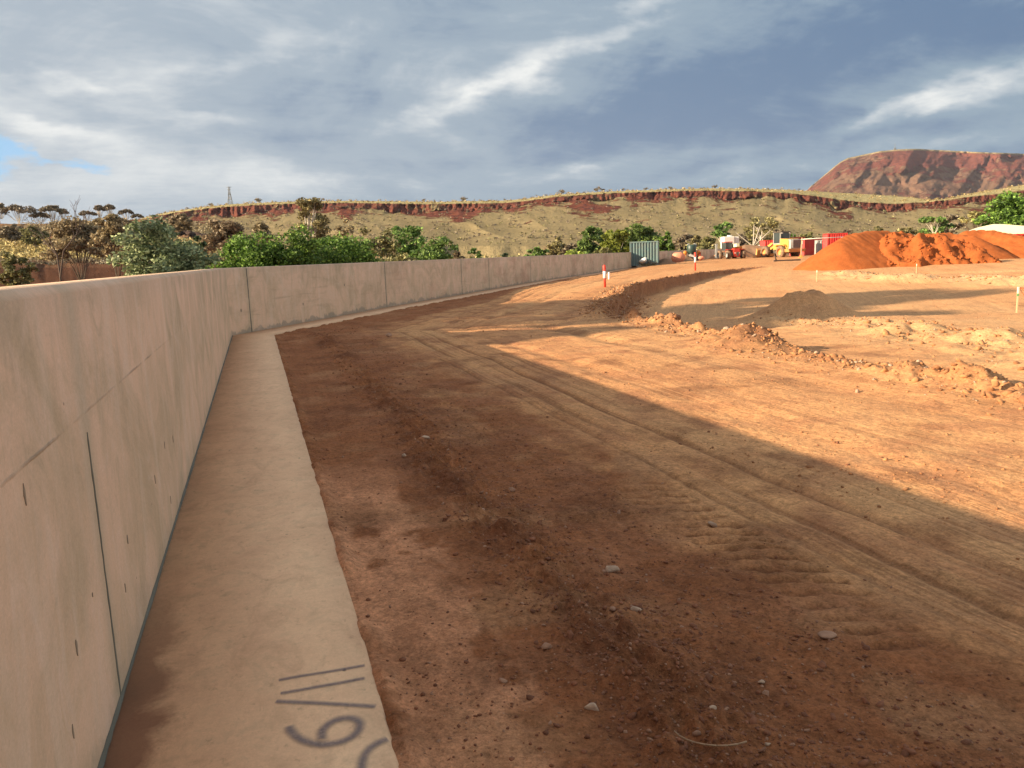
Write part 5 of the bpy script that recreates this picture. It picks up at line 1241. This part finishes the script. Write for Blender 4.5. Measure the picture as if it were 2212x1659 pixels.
# rubbish against the container
x, y, _ = P(1390, 566, 74.5); V = V0*np.array([.42, .28, .22])*(1+rg.normal(0, .17, (len(V0), 1))); o = np_mesh('white_bag', V, F0, MT['bag'], smooth=True); o.location = (x, y, .72); o.rotation_euler = (0, R(-25), 0); tag(o, 'white plastic bag lying against the teal container', 'bag')
t = thing('brush_pile', 'loose pile of cut branches in front of the teal container', 'brush pile', (P(1400, 572, 74.8)[0], 74.8, .15)); segs = []
for i in range(60):
    a = Vector((rnd.uniform(-.9, 1.0), rnd.uniform(-.3, .3), rnd.uniform(0, .35))); segs.append((a, a+Vector((rnd.uniform(-.5, .5), rnd.uniform(-.2, .2), rnd.uniform(.0, .4))), .018, .008))
V, F = tube_np(segs); np_mesh('branch_tangle', V, F, MT['bark'], t); V, F = leaves([(-.7+.12*k_, 0, .15) for k_ in range(12)], [(.2, .2, .12)]*12, 20, .06, np.random.default_rng(1)); np_mesh('leaf_litter', V, F, MT['gum'], t)

# delineator posts
def delineator(px, pyb, pyt, label, lean):
    x, y = at(px, pyb, .22); z = zg(x, y); x, y = at(px, pyb, z); _, _, zt = P(px, pyt, y); h = zt-z
    t = thing('delineator_post', label, 'marker post', (x, y, z), 0, 'red and white marker posts'); t.rotation_euler = (0, lean, 0)
    r = .055
    MB().lathe([(.001, -.05), (r*.9, -.05), (r*.9, h*.46)], (0, 0, 0), (0, 0, 1), 16).build('lower_tube', MT['postred'], t)
    MB().lathe([(r*1.15, h*.46), (r*1.2, h*.462), (r*1.2, h*.74), (r*1.15, h*.742)], (0, 0, 0), (0, 0, 1), 16).build('reflective_band', MT['postwhite'], t)
    MB().lathe([(r*1.1, h*.742), (r*1.1, h*.95), (r*.9, h*.99), (.001, h)], (0, 0, 0), (0, 0, 1), 16).build('cap', MT['postred'], t)
delineator(1307, 625, 572, 'red and white marker post at the near end of the cut bank', R(-1)); delineator(1502, 585, 545, 'red and white marker post farther away at the end of the cut bank', R(-1))
x, y = at(1315.5, 603, .22); t = thing('pipe_stub', 'short white pipe stub standing right of the near marker post', 'pipe', (x, y, zg(x, y))); MB().lathe([(.045, -.05), (.05, 0), (.05, .34), (.04, .37), (.001, .37)], (0, 0, 0), (0, 0, 1), 12).build('tube', MT['postwhite'], t)
# survey stakes
def stake(px, pyb, pyt, label, top='stakewhite', tape=False, wd=.035, frac=.72, zz=-.3):
    x, y = at(px, pyb, zz); z = zg(x, y); x, y = at(px, pyb, z); _, _, zt = P(px, pyt, y); h = zt-z
    t = thing('survey_stake', label, 'stake', (x, y, z), rnd.uniform(-.3, .3), 'timber survey stakes'); t.rotation_euler[1] = R(rnd.uniform(-2, 2))
    wd = max(wd, y*.0009)
    MB().box((0, 0, h*frac/2-.1), (wd, wd*.7, h*frac+.2)).build('shaft', MT['timber'], t)
    MB().box((0, 0, h*(frac+1)/2+.001), (wd*1.25, wd*.9, h*(1-frac))).build('painted_top', MT[top], t)
    if tape:
        MB().box((0, 0, h*.70), (wd*1.4, wd*1.0, h*.10)).build('green_band', MT['greenpaint'], t)
        tb = MB()
        for k_, (dx, dz) in enumerate(((.30, -.20), (.24, -.32), (.34, -.06))):
            tb.add([(0.02, .01*k_, h*.96), (.02, .01*k_, h*.99), (dx, .05*k_, h*.97+dz+.03), (dx, .05*k_, h*.97+dz)], [(0, 1, 2, 3)])
        tb.build('flagging_tape', MT['tape'], t)
stake(1764, 600, 584, 'white topped survey stake left on the flat before the smooth stockpile')
stake(1980, 585, 570, 'white topped survey stake at the foot of the rough stockpile')
stake(2196, 676, 620, 'survey stake with green band and orange tape at the right edge', tape=True, wd=.032)
# splintered timber
x, y = at(1684, 572, -.1); t = thing('broken_timber', 'broken timber stump lying on the sunlit dirt before the loader', 'timber', (x, y, zg(x, y))); MB().box((.7, 0, .06), (2.6, .18, .14), rz=.1).tube((-.3, 0, .0), (-.5, 0, .62), .09, .04).build('splintered_log', MT['dead'], t)
# curved root by bottom
x, y = at(1545, 1600); t = thing('dry_twig', 'thin curved dry twig on the dirt near the bottom', 'twig', (x, y, zg(x, y)+.012)); tb = MB(); pts = [Vector((.10*math.cos(a)*1.4, .10*math.sin(a), 0)) for a in np.linspace(3.3, 5.3, 9)]
for a_, b_ in zip(pts[:-1], pts[1:]): tb.tube(a_, b_, .0028, n=5)
tb.build('twig', MT['twig'], t)
# cream tent roof
x0, y0, z0 = P(2093, 499, 74); x1, y1, z1_ = P(2240, 490, 74)
t = thing('tent', 'cream canvas tent roof showing above the right hand stockpiles', 'tent', (x0, y0, 0), R(-27)); Wt = (x1-x0)*1.12; z0 = z0-0; zt = P(2135, 486, 74)[2]
prof = [(0, z0-.5), (.05, z0), (Wt*.14, (z0+zt)/2+.1), (Wt*.27, zt+.05), (Wt*.38, zt), (Wt*.6, zt-.22), (Wt*.85, zt-.25), (Wt*1.1, zt-.3), (Wt*1.1, zt-.9), (0, z0-.9)]
MB().prism(prof, 0, 5).build('canvas_roof', MT['cream'], t)
mb = MB()
for fx in (.1, Wt*.5, Wt*1.05):
    for fy in (.2, 4.8): mb.tube((fx, fy, 0), (fx, fy, z0-.6), .05)
mb.build('leg_frame', MT['grey'], t)
container('small red container under the right end of the tent', onP(2232, 70, .0), R(-10), 4.0, 2.44, 2.0, MT['redc'], CG)

# transmission tower on the ridge
x, y, zb = P(498, 444, 620); _, _, zt = P(498, 403, 620); hh = zt-zb
t = thing('transmission_tower', 'steel lattice transmission tower on the ridge skyline', 'pylon', (x, y, zb)); mb = MB(); bw = hh*.12; rr = .17
lv = [(0, bw), (.25, bw*.72), (.5, bw*.47), (.72, bw*.28), (1, bw*.10)]
for (a, wa), (b, wb) in zip(lv[:-1], lv[1:]):
    for i in range(4):
        sx, sy = ((-1, -1), (1, -1), (1, 1), (-1, 1))[i]; tx, ty = ((-1, -1), (1, -1), (1, 1), (-1, 1))[(i+1) % 4]
        mb.tube((sx*wa, sy*wa, a*hh), (sx*wb, sy*wb, b*hh), rr, n=4); mb.tube((sx*wa, sy*wa, a*hh), (tx*wb, ty*wb, b*hh), rr*.6, n=4); mb.tube((tx*wa, ty*wa, a*hh), (sx*wb, sy*wb, b*hh), rr*.6, n=4)
mb.build('lattice_mast', MT['steel'], t); MB().tube((-hh*.13, 0, hh*.97), (hh*.13, 0, hh*.97), rr*1.3, n=4).tube((-hh*.10, 0, hh*.86), (hh*.10, 0, hh*.86), rr*1.1, n=4).build('crossarm', MT['steel'], t)
x, y, zb = P(1933, 324, 2900); t = thing('radio_mast', 'tiny radio mast on top of the distant mesa', 'mast', (x, y, zb-5)); MB().tube((0, 0, 0), (0, 0, 28), 1.3, .6, n=6).build('mast', MT['steel'], t); MB().box((0, 0, 8), (7, 5, 8)).build('hut', MT['steel'], t)
# ------------------------------------------------------------------ haze
hb = MB().box((0, 0, 300), (9800, 9800, 606)).build('haze'); tag(hb, 'thin pale blue air haze', 'haze', kind='stuff')
hm = bpy.data.materials.new('haze_air'); hm.use_nodes = True; hw = NT(hm.node_tree); hw.n.clear(); ho = hw.node('ShaderNodeOutputMaterial'); hv = hw.node('ShaderNodeVolumePrincipled')
hv.inputs['Color'].default_value = (.74, .83, 1, 1); hv.inputs['Density'].default_value = .000042; hv.inputs['Anisotropy'].default_value = .2; hw.l.new(hv.outputs[0], ho.inputs['Volume']); hb.data.materials.append(hm)
